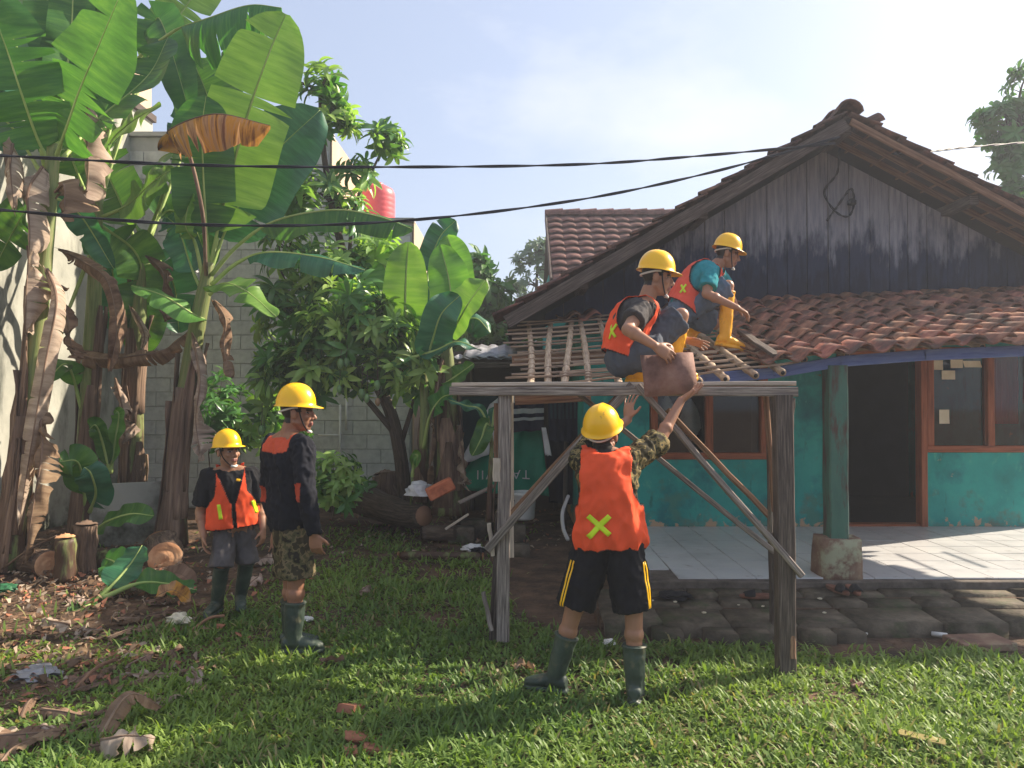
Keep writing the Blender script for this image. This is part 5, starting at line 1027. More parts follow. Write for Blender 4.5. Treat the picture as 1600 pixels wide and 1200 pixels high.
    # helmet
    hc = hp(0, -.008, .046); T_ = spec.get('htilt', 0.0); fu = (hf * math.cos(T_) + hu * math.sin(T_)); up2 = hr.cross(fu); vs = []; fs = []; ns = 40; q = hs * 1.0
    rows = [(1.0, 0)] ; prof = []
    for i in range(11): t = i / 10 * math.pi / 2; prof.append((math.cos(t) ** .86, math.sin(t) ** .95))
    def ring(sc_, z, ext=False):
        for i in range(ns):
            a = 2 * math.pi * i / ns; x, y = math.sin(a), math.cos(a); ex = 0; dz = 0
            if ext: ex = .011 + .040 * max(0, y - .45) ** 1.1 / .55; dz = -.010 * max(0, y - .3)
            rad = 1
            px_, py_ = x * (.106 * sc_ + ex * (1 if ext else 0)), y * (.123 * sc_) + (y * ex if ext else 0)
            rb = .005 * math.exp(-(x * sc_ * .106 / .012) ** 2) * (z > .3)
            vs.append(hc + (hr * px_ + fu * py_ + up2 * (z * .137 + dz + rb)) * q)
    ring(1.005, -.05, True); ring(1.0, -.03, True); ring(1.0, .02)
    for a, z in prof[1:]: ring(max(a, .02), z)
    for l in range(len(vs) // ns - 1):
        for i in range(ns): i2 = (i + 1) % ns; fs.append((l * ns + i2, l * ns + i, l * ns + ns + i, l * ns + ns + i2))
    fs.append(tuple(range(len(vs) - 1, len(vs) - ns - 1, -1)))
    hm = obj('helmet', vs, fs, MT['helmet'], root, smooth=True); s = hm.modifiers.new('s', 'SOLIDIFY'); s.thickness = .004; s.offset = -1
    m = MB(); bs = [hp(.083 * math.sin(a), -.008 + .100 * math.cos(a), .034 - .030 * max(0, -math.cos(a))) for a in [1.2 + (2 * math.pi - 2.4) * i / 16 for i in range(17)]]
    m.tube(bs, .0065 * hs, 6); m.build('headband', MT['white'], hm)
    m = MB()
    for s in (-1, 1): m.tube(spline([hp(s * .088, .022, .045), hp(s * .078, .034, -.02), hp(s * .056, .052, -.072), hp(s * .012, .074, -.118)], 10), .0045 * hs, 6)
    m.build('chin_strap', MT['black'], hm)
    m = MB(); m.tube([hp(-.026, .074, -.112), hp(0, .088, -.118), hp(.026, .074, -.112)], .010 * hs, 8); m.build('chin_cup', MT['white'], hm)
    return dict(root=root, j=j, u=u, r=r, f=f, torso=torso, sp=sp, pel=pel, TL=TL, k=k, body=body, hp=hp, bulk=bulk, nb=nb)
def loc(P, p):
    d = p - P['pel']; return d.dot(P['r']), d.dot(P['f']), d.dot(P['u']) / P['TL']
def shirt(P, col, sleeve=.55, inf=.012, s0=-.04, name='shirt', amp=.006, mat='cloth', long=False, fl=.012, rs=.060):
    b = Sh(); b.rings(P['torso'](inf, s0, .97)); k = P['k'] * P['bulk']
    for s in 'RL':
        j = P['j']; b.rc(P['nb'] - P['u'] * .05 * k, j['sh' + s], .06 * k, .064 * k)
        if long: b.rc(j['sh' + s], j['el' + s], .066 * k, .054 * k); b.rc(j['el' + s], j['wr' + s], .055 * k, .040 * k, flatb=True)
        else: b.rc(j['sh' + s], j['sh' + s].lerp(j['el' + s], sleeve), rs * k + .006, rs * k + fl, flatb=True)
    return blob(name, b, MT[mat], P['root'], .0075, 3, disp=(amp, 14), colf=col if callable(col) else (lambda p: col))
def vest(P, s0=.02, s1=1.0, inf=.028, col=(.90, .10, .030), flare=.05, front_open=False, amp=.012, trim=(.02, .015, .015), armw=.118, vneck=True, fr=8.5):
    b = Sh(); b.rings(P['torso'](inf, s0, s1, flare=flare)); k = P['k'] * P['bulk']
    for s in 'RL': b.rc(P['nb'] - P['u'] * .05 * k, P['nb'].lerp(P['j']['sh' + s], .78) - P['u'] * .0 * k, .075 * k, .078 * k)
    TLm = P['TL']
    def fn(p):
        x, y, h = loc(P, p); v = [(h - s0 - .012) * TLm, (armw * k - abs(x)) if False else 1]
        hh = (h - .74) * TLm / (.165 * k); v.append((math.hypot(hh, y / (.125 * k)) - 1) * .12 if abs(x) > armw * k * .93 else 1)
        xo = (abs(x) - armw * k * 1.26) ; v.append(-xo if h > .70 else 1)
        d = p - P['nb']; dn = d - P['u'] * d.dot(P['u']); v.append(dn.length - .072 * k if h > .86 else 1)
        if y > 0:
            if front_open: v.append(abs(x) - (.012 + .078 * k * max(0, (h - .42) / .55)) if h > .42 else abs(x) - .006)
            elif vneck: v.append(abs(x) - .075 * k * (h - .62) / .35 if h > .62 else 1)
        return min(v)
    return blob('vest', b, MT['orange'], P['root'], .0065, 4, disp=(amp, fr), cut=fn, colf=lambda p: trim if fn(p) < .009 else col, solid=.004)
def shorts(P, col, lens=(.75, .75), sb_=-.14, inf=.016, flare=.016, mat='cloth', s1=.24, amp=.007, rad=.088):
    b = Sh(); b.rings(P['torso'](inf, sb_, s1)); k = P['k'] * P['bulk']
    for s, l in zip('RL', lens): b.rc(P['j']['hip' + s], P['j']['hip' + s].lerp(P['j']['kn' + s], l), rad * k + inf, .070 * k + inf + flare, flatb=True); b.sph(P['j']['hip' + s], (rad + .004) * k + inf)
    return blob('shorts', b, MT[mat], P['root'], .0075, 3, disp=(amp, 13), colf=col if callable(col) else (lambda p: col))
def boot(P, s, toe, frac, mat, up=(0, 0, 1), ln=.26):
    k = P['k']; kn = P['j']['kn' + s]; an = P['j']['an' + s]; a = kn.lerp(an, frac); T = (an - a).normalized(); d = V(toe).normalized(); U = V(up); U = (U - d * U.dot(d)).normalized(); S = d.cross(U); b = Sh(); X = T.orthogonal().normalized(); Y = T.cross(X)
    L = (an - a).length; pr = [(0, .066), (.02, .066), (.022, .0625), (.3 * L, .063), (.6 * L, .058), (.85 * L, .053), (L, .050), (L + .03, .048)]
    b.rings([(a + T * t, X * r * k, Y * r * k) for t, r in pr], 18)
    c = an - U * .058 * k
    b.rings([(c + d * t * k + U * z * k, S * w * k, U * h * k) for t, z, w, h in ((-.068, .028, .022, .024), (-.060, .03, .036, .034), (-.02, .038, .043, .042), (.04, .032, .043, .040), (.09, .022, .046, .034), (.135, .014, .047, .028), (.165, .010, .040, .022), (.182, .006, .024, .014))], 16)
    b.rings([(c + d * t * k - U * .020 * k, S * w * k, U * .015 * k) for t, w in ((-.074, .02), (-.064, .038), (0, .044), (.05, .042), (.10, .050), (.15, .049), (.178, .036), (.188, .016))], 16)
    o = blob('boot', b, MT[mat], P['root'], .0062, 2, disp=(.003, 18))
    m = MB(); n = 18; m.tube([a + T * .008 + (X * math.cos(2 * math.pi * i / n) + Y * math.sin(2 * math.pi * i / n)) * .066 * k for i in range(n + 1)], .0042, 6); m.build('boot_rim', MT[mat], o)
def strip(P, ob, cs, dirv, wd, name, mat='lime', n=14, off=.011):
    """tape laid on a garment: path points cast along dirv onto its surface"""
    me = ob.data; W_ = WM[ob.name]; bv = BVHTree.FromPolygons([W_ @ v.co for v in me.vertices], [tuple(p.vertices) for p in me.polygons]); D = V(dirv).normalized(); vs = []; fs = []
    a, b = V(cs[0]), V(cs[1]); T = (b - a).normalized(); S = T.cross(D).normalized(); last = None
    for i in range(n + 1):
        for q in range(4):
            p = a.lerp(b, i / n) + S * wd * (q / 3 - .5); h = bv.ray_cast(p - D * 1.0, D); h = h[0] if h[0] else (last or p); last = h; vs.append(h - D * off)
    for i in range(n):
        for q in range(3): x = i * 4 + q; fs.append((x, x + 1, x + 5, x + 4))
    o = obj(name, vs, fs, MT[mat], ob, smooth=True); s = o.modifiers.new('s', 'SOLIDIFY'); s.thickness = .002; s.offset = 0
    return o
ORG = (.90, .105, .032)
# --- 1 man reaching up for the tile, seen from behind
spec = dict(bow=.015, htilt=.05)
J = dict(head=(942, 679, 4.16), neck=(947, 708, 4.12), shR=(985, 722, 4.10), shL=(907, 720, 4.14), elR=(1031, 686, 4.30), wrR=(1064, 626, 4.40), elL=(930, 692, 4.36), wrL=(981, 656, 4.47), hipR=(974, 842, 4.07), hipL=(931, 842, 4.10), knR=(990, 957, 4.02), knL=(896, 955, 4.11), anR=(992, 1070, 4.0), anL=(868, 1056, 4.14))
P = person('person', 'man in orange vest and black shorts reaching up to take the roof tile', J, .95, (.33, .165, .10), face=(.40, .84, .36), hup=(-.12, -.36, .93), bulk=.99, hands=dict(R=dict(d=(.80, .10, .55), n=(-.35, -.15, .95), curl=.2, spread=.2), L=dict(d=(.10, .15, 1), n=(.75, .62, 0), curl=.22, spread=.25)), origin=(.45, 4.07, 0))
shirt(P, (1, 1, 1), .92, .014, name='shirt', mat='camo2', amp=.012, fl=.022)
def c1(p): return (.012, .012, .014)
so1 = shorts(P, (.012, .012, .015), (.98, .92), inf=.018, flare=.022, amp=.009, rad=.095)
vo = vest(P, -.13, .99, .034, ORG, .030, amp=.018, armw=.150, fr=7)
for a, b in (((918, 838), (950, 803)), ((918, 805), (950, 832))): strip(P, vo, (A(*a, 4.0), A(*b, 4.0)), (0, 1, 0), .027, 'reflective_tape')
for dx in (0, 6): strip(P, so1, (A(902 - dx, 872, 4.1), A(880 - dx * .7 + 3, 948, 4.1)), (.35, 1, 0), .008, 'side_stripe', 'helmet'); strip(P, so1, (A(1000 + dx, 876, 4.0), A(1008 + dx * .6, 958, 4.0)), (-.3, 1, 0), .008, 'side_stripe', 'helmet')
boot(P, 'R', (.25, 1, 0), .44, 'bootgreen'); boot(P, 'L', (-.75, .3, 0), .36, 'bootgreen')
# --- 2 man in black long-sleeved shirt
spec = dict(bow=-.0, htilt=.0)
J = dict(head=(464, 645, 4.8), neck=(450, 680, 4.82), shR=(472, 697, 4.67), shL=(427, 694, 4.95), elR=(478, 768, 4.60), wrR=(491, 834, 4.62), elL=(421, 768, 5.0), wrL=(432, 830, 5.02), hipR=(461, 802, 4.77), hipL=(451, 802, 4.87), knR=(463, 898, 4.75), knL=(455, 897, 4.93), anR=(458, 997, 4.74), anL=(455, 990, 4.97))
P = person('person', 'man in black and orange long-sleeved shirt and camouflage shorts standing in profile', J, 1.0, (.30, .145, .085), face=(1, .12, -.03), bulk=1.06, hands=dict(R=dict(d=(.12, .02, -1), n=(.1, .9, 0), curl=.75, spread=.05), L=dict(d=(0, 0, -1), n=(0, -1, 0), curl=.6)), origin=(-1.38, 4.8, 0), beard=.7)
def c2(p):
    x, y, h = loc(P, p); e = P['j']['elR']; e2 = P['j']['elL']
    if h > .80 + .03 * noise.noise(p * 9) and abs(x) < .155 and y < .06: return (.62, .10, .045)
    d = p - e
    if d.length < .075 and (p - P['j']['shR']).dot(V((-1, 0, 0))) > -.02 and d.x < .0: return (.45, .07, .035)
    if (p - e2).length < .075 and (p - e2).x < .0: return (.45, .07, .035)
    return (.014, .015, .021)
shirt(P, c2, inf=.030, s0=-.17, long=True, amp=.012)
shorts(P, (1, 1, 1), (1.04, 1.0), inf=.012, flare=.026, mat='camo1', amp=.010, rad=.074, s1=.05)
boot(P, 'R', (1, .15, 0), .42, 'bootgreen'); boot(P, 'L', (1, .2, 0), .42, 'bootgreen')
# --- 3 short man in open vest
spec = dict(bow=-.02, htilt=.02)
J = dict(head=(356, 706, 5.52), neck=(360, 733, 5.56), shR=(326, 744, 5.50), shL=(393, 741, 5.60), elR=(313, 800, 5.52), wrR=(318, 838, 5.42), elL=(407, 795, 5.62), wrL=(411, 826, 5.53), hipR=(353, 818, 5.53), hipL=(381, 818, 5.60), knR=(347, 880, 5.46), knL=(386, 874, 5.60), anR=(339, 940, 5.54), anL=(376, 930, 5.66))
P = person('person', 'short man in black T-shirt and open orange vest with hands by his sides', J, .86, (.33, .17, .10), hk=1.04, face=(.80, -.58, .06), bulk=1.10, hands=dict(R=dict(d=(.15, -.2, -1), n=(.9, .2, 0), curl=.5, spread=.12), L=dict(d=(.05, -.15, -1), n=(-.9, .2, 0), curl=.6)), origin=(-2.02, 5.58, 0), beard=.25)
shirt(P, (.020, .020, .022), .80, .013, amp=.008, fl=.016)
sh3 = C.objects[-1]
vo = vest(P, -.06, .99, .026, ORG, .05, front_open=True, amp=.009, armw=.112)
fv = P['f']
for px0, py0, px1, py1 in ((342, 788, 346, 811), (390, 785, 395, 806)): strip(P, vo, (A(px0, py0, 5.4), A(px1, py1, 5.4)), (-.1, 1, 0), .026, 'reflective_tape', n=6)
strip(P, sh3, (A(366, 751, 5.4), A(372, 752, 5.4)), (-.1, 1, 0), .016, 'chest_logo', 'helmet', n=6); strip(P, sh3, (A(373, 752, 5.4), A(377, 752, 5.4)), (-.1, 1, 0), .012, 'chest_logo_letters', 'white', n=4)
shorts(P, (.11, .10, .10), (1.10, 1.10), inf=.010, flare=.006, amp=.009, rad=.066, s1=.1, sb_=-.05)
boot(P, 'R', (-.1, -1, 0), .05, 'bootgreen'); boot(P, 'L', (.35, -1, 0), .05, 'bootgreen')
# --- 4 roofer crouching on the scaffold, handing down the tile
spec = dict(bow=.05, htilt=-.0)
J = dict(head=(1026, 434, 4.98), neck=(1010, 470, 5.0), shR=(1001, 484, 4.84), shL=(1012, 480, 5.16), elR=(981, 515, 4.64), wrR=(1023, 540, 4.50), elL=(1032, 520, 5.28), wrL=(1072, 531, 5.20), hipR=(972, 562, 4.93), hipL=(982, 558, 5.08), knR=(1040, 548, 4.84), knL=(1064, 493, 5.14), anR=(994, 578, 4.93), anL=(1048, 575, 5.18))
P = person('person', 'roofer in grey T-shirt crouching on the scaffold and handing down the tile', J, .98, (.36, .185, .11), face=(.97, -.10, -.14), hup=(.12, 0, .99), bulk=1.02, hands=dict(R=dict(d=(.80, -.05, -.55), n=(-.1, .95, -.2), curl=.55, spread=.10), L=dict(d=(.95, -.1, -.25), n=(.1, -.5, -.8), curl=.2, spread=.2)), origin=A(985, 597, 4.95), beard=.1)
shirt(P, (.060, .055, .055), .62, .013, amp=.008, fl=.018)
vo = vest(P, -.02, .98, .026, ORG, .05, amp=.011)
for a, b in (((946, 507), (964, 527)), ((963, 506), (947, 529))): strip(P, vo, (A(*a, 4.85), A(*b, 4.85)), (.6, .8, 0), .017, 'reflective_tape', n=8)
shorts(P, (.075, .088, .110), (.95, .92), inf=.020, flare=.022, amp=.009)
boot(P, 'R', (1, -.1, .0), .30, 'bootyellow'); boot(P, 'L', (1, 0, 0), .22, 'bootyellow')
# --- 5 roofer higher on the battens
spec = dict(bow=.05, htilt=-.02)
YQ = 6.5
J = dict(head=(1136, 397, YQ), neck=(1117, 416, YQ), shR=(1110, 428, YQ - .15), shL=(1119, 424, YQ + .15), elR=(1104, 459, YQ - .24), wrR=(1152, 481, YQ - .30), elL=(1136, 452, YQ + .22), wrL=(1150, 478, YQ + .15), hipR=(1064, 487, YQ - .07), hipL=(1066, 485, YQ + .07), knR=(1137, 447, YQ - .06), knL=(1116, 506, YQ + .15), anR=(1133, 526, YQ - .06), anL=(1078, 514, YQ + .22))
P = person('person', 'roofer in turquoise T-shirt kneeling on the bare roof battens', J, .97, (.34, .17, .10), face=(.95, -.16, -.24), hup=(.2, 0, .97), bulk=1.04, hands=dict(R=dict(d=(.85, -.05, -.5), n=(-.3, .1, -.9), curl=.65, spread=.1), L=dict(d=(.8, 0, -.5), n=(-.3, 0, -.9), curl=.5)), origin=A(1100, 540, YQ), beard=.3)
shirt(P, (.020, .235, .270), .70, .013, amp=.008, fl=.016)
vo = vest(P, .02, .98, .026, (.80, .10, .055), .04, amp=.010)
strip(P, vo, (A(1057, 456, 6.3), A(1068, 443, 6.3)), (.6, .8, 0), .017, 'reflective_tape', n=8); strip(P, vo, (A(1057, 443, 6.3), A(1068, 456, 6.3)), (.6, .8, 0), .017, 'reflective_tape', n=8)
shorts(P, (.10, .135, .19), (.96, .9), inf=.020, flare=.022, amp=.009)
boot(P, 'R', (1, -.1, -.22), .10, 'bootyellow', up=(.2, 0, 1)); boot(P, 'L', (-.6, .1, -.8), .12, 'bootyellow', up=(-.8, 0, .5))
# the tile being handed down
tl = tile_mesh('t', .315, .25, .036, .014, MT['terra'], random.Random(2), .25, .02); pz = A(1046, 585, 4.54)
MT['tileheld'] = pm('dusty_tile', [lin(92, 66, 58), lin(132, 100, 88), lin(156, 128, 116)], 6, rough=.85, bump=.3, bscale=40, rnd=0); tl.materials.clear(); tl.materials.append(MT['tileheld'])
o = inst('roof_tile', tl, None, frame(pz, V((.99, .0, .06)), V((-.06, .12, .99)).normalized(), V((.02, -.99, .12)).normalized())); tag(o, 'dusty brown roof tile held between the crouching roofer and the man below', 'roof tile')
m = MB(); q0 = vr(1.98, .38); q1 = vr(2.0, .03); m.beam(q0 + V((0, 0, .10)), q1 + V((0, 0, .07)), .075, .03, n=4, jit=.005); o = m.build('timber_offcut', MT['wooddark']); tag(o, 'dark timber offcut lying at the broken edge of the roof tiles', 'timber')
# ---------------------------------------------------------------- grass
def grass_density(x, y):
    d = np.ones_like(x)
    def ell_(cx, cy, rx, ry, v, soft=.35):
        q = np.sqrt(((x - cx) / rx) ** 2 + ((y - cy) / ry) ** 2); w = np.clip((q - 1) / soft, 0, 1); return v + (1 - v) * w
    d *= ell_(-3.9, 6.3, 1.75, 1.35, .03); d *= ell_(-4.6, 8.0, 2.4, 1.6, .03); d *= ell_(-3.1, 4.6, 1.1, .40, .30); d *= ell_(-3.3, 3.95, 1.0, .3, .55)
    d *= ell_(.45, 6.9, .55, 1.5, .01); d *= ell_(.7, 5.75, .55, .55, .03); d *= ell_(.2, 8.6, 1.2, 1.2, .05); d *= ell_(-2.6, 9.9, 2.2, .9, .1)
    d *= np.where((y > 4.93) & (x > .62), 0, 1) * np.where((x > 1.9) & (y > 4.72 + .06 * np.sin(x * 5)), .12, 1) * np.where((y > 5.0) & (x > .35), .1, 1); d *= ell_(3.6, 4.95, 1.5, .16, .1)
    d *= np.where((x < -5.4) | (y > 10.6), 0, 1)
    return d
def grass():
    rg = np.random.default_rng(5); n0 = 300000
    y = 2.2 * (9.6 / 2.2) ** rg.random(n0); x = (rg.random(n0) * 2 - 1) * (.76 * y + .35)
    def vn(px_, py_, s_, sd):
        gq = np.random.default_rng(sd).random((256, 256)); u = px_ * s_ + 100; v = py_ * s_ + 100; i = np.floor(u).astype(int); j = np.floor(v).astype(int); a = u - i; b = v - j; a = a * a * (3 - 2 * a); b = b * b * (3 - 2 * b); i %= 255; j %= 255
        return (gq[i, j] * (1 - a) + gq[i + 1, j] * a) * (1 - b) + (gq[i, j + 1] * (1 - a) + gq[i + 1, j + 1] * a) * b
    fb = lambda q, r_, s_, sd: .6 * vn(q, r_, s_, sd) + .4 * vn(q, r_, s_ * 2.7, sd + 1)
    keep = rg.random(n0) < grass_density(x, y) * np.clip(.15 + 2.6 * (fb(x, y, 1.6, 3) - .22), .12, 1); x, y = x[keep], y[keep]
    # thin the far blades
    pt = rg.random(len(x)) < np.clip(1.12 - .045 * y, .3, 1); x, y = x[pt], y[pt]; n = len(x)
    # pull some into tufts
    g = .11; cx = np.round(x / g) * g + .03 * np.sin(x * 31 + y * 17); cy = np.round(y / g) * g + .03 * np.cos(x * 23 - y * 29); k = rg.random(n) * .45; tx = x + (cx - x) * k; ty = y + (cy - y) * k
    tall = np.clip(fb(tx, ty, 2.2, 7) * 2.2 - .6, -.35, 1.3)
    L = (.040 + .062 * rg.random(n) ** 1.4) * (.75 + .55 * tall) * (.9 + .035 * y); wd = (.0068 + .0070 * rg.random(n)) * (.85 + .06 * y)
    ww = rg.random(n) < .09; wd = np.where(ww, wd * 1.9, wd); L = np.where(ww, L * .6, L)
    az = rg.random(n) * 2 * np.pi; lean = .15 + 1.0 * rg.random(n); bend = .3 + 2.0 * rg.random(n) ** 1.3; h = np.stack([np.cos(az), np.sin(az), np.zeros(n)], 1); s = np.stack([-np.sin(az), np.cos(az), np.zeros(n)], 1); up = np.array([0, 0, 1.0])
    p = np.stack([tx, ty, np.full(n, -.012)], 1); vs = []; th = lean.copy(); seg = 3
    for i in range(seg + 1):
        t = i / seg; w = wd * (1 - t) ** .55 * (.7 + .9 * min(1, t * 2.2)) if i < seg else 0 * wd
        if i < seg: vs += [p + s * w[:, None] * .5, p - s * w[:, None] * .5]
        else: vs.append(p)
        d = h * np.sin(th)[:, None] + up * np.cos(th)[:, None]; p = p + d * (L / seg)[:, None]; th = th + bend * .42
    Vt = np.stack(vs, 1).reshape(-1, 3); m7 = 7; b = (np.arange(n) * m7)[:, None]
    q = np.concatenate([b + np.array([[0, 1, 3, 2]]), b + np.array([[2, 3, 5, 4]])], 0); t3 = b + np.array([[4, 5, 6]])
    me = bpy.data.meshes.new('grass'); me.vertices.add(len(Vt)); me.vertices.foreach_set('co', Vt.astype(np.float32).ravel())
    loops = np.concatenate([q.ravel(), t3.ravel()]); me.loops.add(len(loops)); me.loops.foreach_set('vertex_index', loops.astype(np.int32))
    ls = np.concatenate([np.arange(len(q)) * 4, len(q) * 4 + np.arange(len(t3)) * 3]); me.polygons.add(len(ls)); me.polygons.foreach_set('loop_start', ls.astype(np.int32)); me.polygons.foreach_set('loop_total', np.concatenate([np.full(len(q), 4), np.full(len(t3), 3)]).astype(np.int32))
    me.update(calc_edges=True); me.polygons.foreach_set('use_smooth', np.ones(len(ls), bool))
    f = rg.random(n); pat = np.clip(fb(tx, ty, 1.3, 11) * 2.4 - .7, -.3, 1.3); c0 = np.array([.085, .170, .040]); c1 = np.array([.235, .335, .070]); col = c0 + (c1 - c0) * (f * .5 + .5 * pat)[:, None]
    wide = rg.random(n) < .10; dry = rg.random(n) < .03 + .10 * (fb(tx, ty, .9, 17) > .6); col[dry] = np.array([.30, .26, .12]) * (.7 + .5 * rg.random(dry.sum()))[:, None]
    ca = me.color_attributes.new('Col', 'FLOAT_COLOR', 'POINT'); cc = np.ones((n, m7, 4)); cc[:, :, :3] = col[:, None, :]; ca.data.foreach_set('color', cc.astype(np.float32).ravel())
    mt = pm('grass_blade', [(.85, .85, .85, 1), (1.1, 1.1, 1.1, 1)], 2, rough=.5, bump=0, rnd=0, att='Col', transl=.38, tcol=(1.25, 1.3, .6, 1), spec=.3); me.materials.append(mt)
    o = place(bpy.data.objects.new('grass', me), None, M.Identity(4)); tag(o, 'short broad-bladed green grass covering the yard', 'grass', kind='stuff'); print('BLADES', n)
grass()
# ---------------------------------------------------------------- leaf litter and debris under the banana plants
MT['chip'] = pm('reddish_chip', [lin(120, 78, 60), lin(168, 114, 88)], 9, rough=.9, bump=.2, rnd=.1)
def litter():
    rr = random.Random(3); m = MB(); rg = rr
    for i in range(2600):
        if i < 1300: x = rr.gauss(-3.7, .8); y = rr.gauss(6.3, .75)
        elif i < 2000: x = rr.gauss(-3.1, .6); y = rr.gauss(4.6, .32)
        elif i < 2300: x = rr.gauss(-4.2, .6); y = rr.gauss(7.7, .7)
        else: x = rr.uniform(-2.4, .9); y = rr.gauss(8.9, .7)
        if x < -5.4 or x > .75: continue
        L = rr.uniform(.012, .048); w = L * rr.uniform(.15, .6); a = rr.random() * 6.28; z = .004 + .035 * rr.random() ** 2; d = V((math.cos(a), math.sin(a), rr.uniform(-.3, .3))); s = V((-math.sin(a), math.cos(a), rr.uniform(-.4, .4))); p = V((x, y, z)); c = V((0, 0, rr.uniform(-.02, .03)))
        m.add([p - d * L, p - d * L * .3 + s * w + c, p + d * L * .7 + s * w * .7, p + d * L * 1.1, p + d * L * .4 - s * w + c, p - d * L * .5 - s * w * .8], [(0, 1, 4, 5), (1, 2, 3, 4)], rr.choice((0, 0, 1, 2)), [[(x, y)] * 4] * 2)
    o = m.build('leaf_litter', [MT['drybrown'], MT['dry'], MT['chip']], origin=V((0, 0, 0))); tag(o, 'brown leaf litter and chips strewn over the soil', 'leaf litter', kind='stuff')
litter()
MT['olive'] = pm('dull_yellow_sheath', [lin(120, 108, 62), lin(156, 142, 90)], 9, rough=.9, bump=.4, rnd=0)
def scrap(px, py, L, W, az, label, mat='dry', lift=.03, grp='dead banana leaf scraps on the ground'):
    p = G(px, py); d = V((math.cos(az), math.sin(az), 0)); q = [p - d * L / 2 + V((0, 0, lift * R.random())), p + V((R.uniform(-.05, .05), R.uniform(-.05, .05), lift * 1.1)), p + d * L / 2 + V((0, 0, lift * R.random()))]
    o = leaf(None, q, W, (R.uniform(-.3, .3), -.2, 1), -.25 + R.uniform(-.3, .5), 3, mat, 'dead_leaf', 0, .028, R.uniform(-.1, .35), R.uniform(-.5, .5), R.randrange(9999), 14, .008, True, .012)
    return tag(o, label, 'dead leaf', grp)
rr = random.Random(40)
for k in range(34):
    if k < 22: px, py = rr.uniform(-10, 300), rr.gauss(1062, 34)
    elif k < 28: px, py = rr.uniform(-10, 190), rr.uniform(1120, 1170)
    else: px, py = rr.uniform(0, 330), rr.uniform(930, 1000)
    scrap(px, py, rr.uniform(.12, .36), rr.uniform(.04, .11), rr.gauss(.3, .7), 'crumpled brown dead leaf lying in the litter under the banana plants', rr.choice(('dry', 'drybrown', 'drybrown')))
scrap(45, 1150, .42, .17, .25, 'large reddish-brown dead leaf on the grass by the litter heap', 'drybrown', grp=None); scrap(205, 1140, .34, .10, 1.1, 'upright folded dead leaf poking from the grass', 'drybrown', .16, None); scrap(200, 1175, .22, .16, .3, 'grey-brown crumpled leaf lying in grass in front of the litter', 'dry', .08, None)
scrap(90, 975, .30, .12, 2.6, 'wide green-brown cut leaf lying beside the litter edge', 'dry', grp=None); scrap(420, 885, .40, .12, .5, 'long pale dry sheath lying in grass between the two standing men', 'dry', .07, None); scrap(395, 915, .2, .1, 1.4, 'short grey leaf remnant by the feet of the black-shirted man', 'dry', .06, None)
scrap(520, 1040, .13, .05, .3, 'small brown leaf on the grass between the standing men and the scaffold', 'drybrown', .04, None); scrap(568, 935, .12, .05, 1.2, 'little tan leaf upright in the grass near the scaffold', 'dry', .09, None); scrap(1330, 1075, .07, .04, 1.2, 'tiny brown leaf on the lit grass beside the scaffold leg', 'drybrown', .03, None); scrap(820, 1050, .1, .05, .1, 'curled brown leaf near the boot of the reaching man', 'drybrown', .03, None)
# cut banana logs and stump
MT['cutlog'] = pm('cut_banana_core', [lin(150, 96, 66), lin(196, 144, 104), lin(220, 178, 138)], 5, coord='O', rough=.7, bump=.5, bscale=14, rnd=.1, dist=.02)
def log(a, b, r, label, mat='stem', end='cutlog', name='cut_log', seg=16, bend=0.0, cat='log'):
    a = V(a); b = V(b); t = thing(name, (a.x, a.y, max(0, min(a.z, b.z) - r)), label, cat); d = (b - a).normalized(); mid = a.lerp(b, .5) + V((0, 0, bend)); P = spline([a, mid, b], 10); m = MB(); m.tube(P, [r * (1 + .06 * noise.noise((i * .7, r * 50, 0))) for i in range(11)], seg); m.v = [v + V((noise.noise(v * 9), noise.noise(v * 9 + V((5, 0, 0))), noise.noise(v * 9 + V((0, 5, 0))))) * r * .28 for v in m.v]; m.build('trunk', MT[mat], t)
    for e, s in ((a, -1), (b, 1)):
        m = MB(); X = d.orthogonal().normalized(); Y = d.cross(X); vs = []; fs = []; nr = 5
        for q in range(nr + 1):
            rad = r * (.93 - .93 * q / nr) + .001; z = .012 + .35 * r * (q / nr) * (.3 if name == 'cut_log' else 1) + .010 * math.sin(q * 2.4) + .01 * (q == nr)
            vs += [e + d * s * (z + .004 * R.random()) + (X * math.cos(2 * math.pi * i / seg) + Y * math.sin(2 * math.pi * i / seg)) * rad for i in range(seg)]
        for q in range(nr):
            for i in range(seg): i2 = (i + 1) % seg; fs.append((q * seg + i, q * seg + i2, q * seg + seg + i2, q * seg + seg + i))
        fs.append(tuple(nr * seg + i for i in range(seg))); m.add(vs, fs, 0, None, True); m.build('cut_end', MT[end], t)
    return t
def at_(px, py, z): return G(px, py, z)
a = A(258, 872, 7.2); log(a, a + V((-.25, .45, .02)), .165, 'short thick cut banana log showing its orange round end', 'stemdry')
a = A(190, 882, 7.0); log(a, a + V((-.55, .25, .0)), .12, 'pale cut banana log lying behind the green cut leaves')
a = A(75, 882, 6.9); log(a, a + V((-.6, .4, 0)), .13, 'brown cut banana log half buried in the litter', 'stemdry')
a = G(103, 908); log(a, a + V((-.02, .02, .36)), .085, 'upright yellow-green cut banana stump with a pale core', name='banana_stump', cat='stump')
a = G(132, 895); log(a, a + V((0, .03, .42)), .10, 'upright frayed grey banana stump beside the yellow-green one', 'stemdry', 'sheath', 'banana_stump', cat='stump')
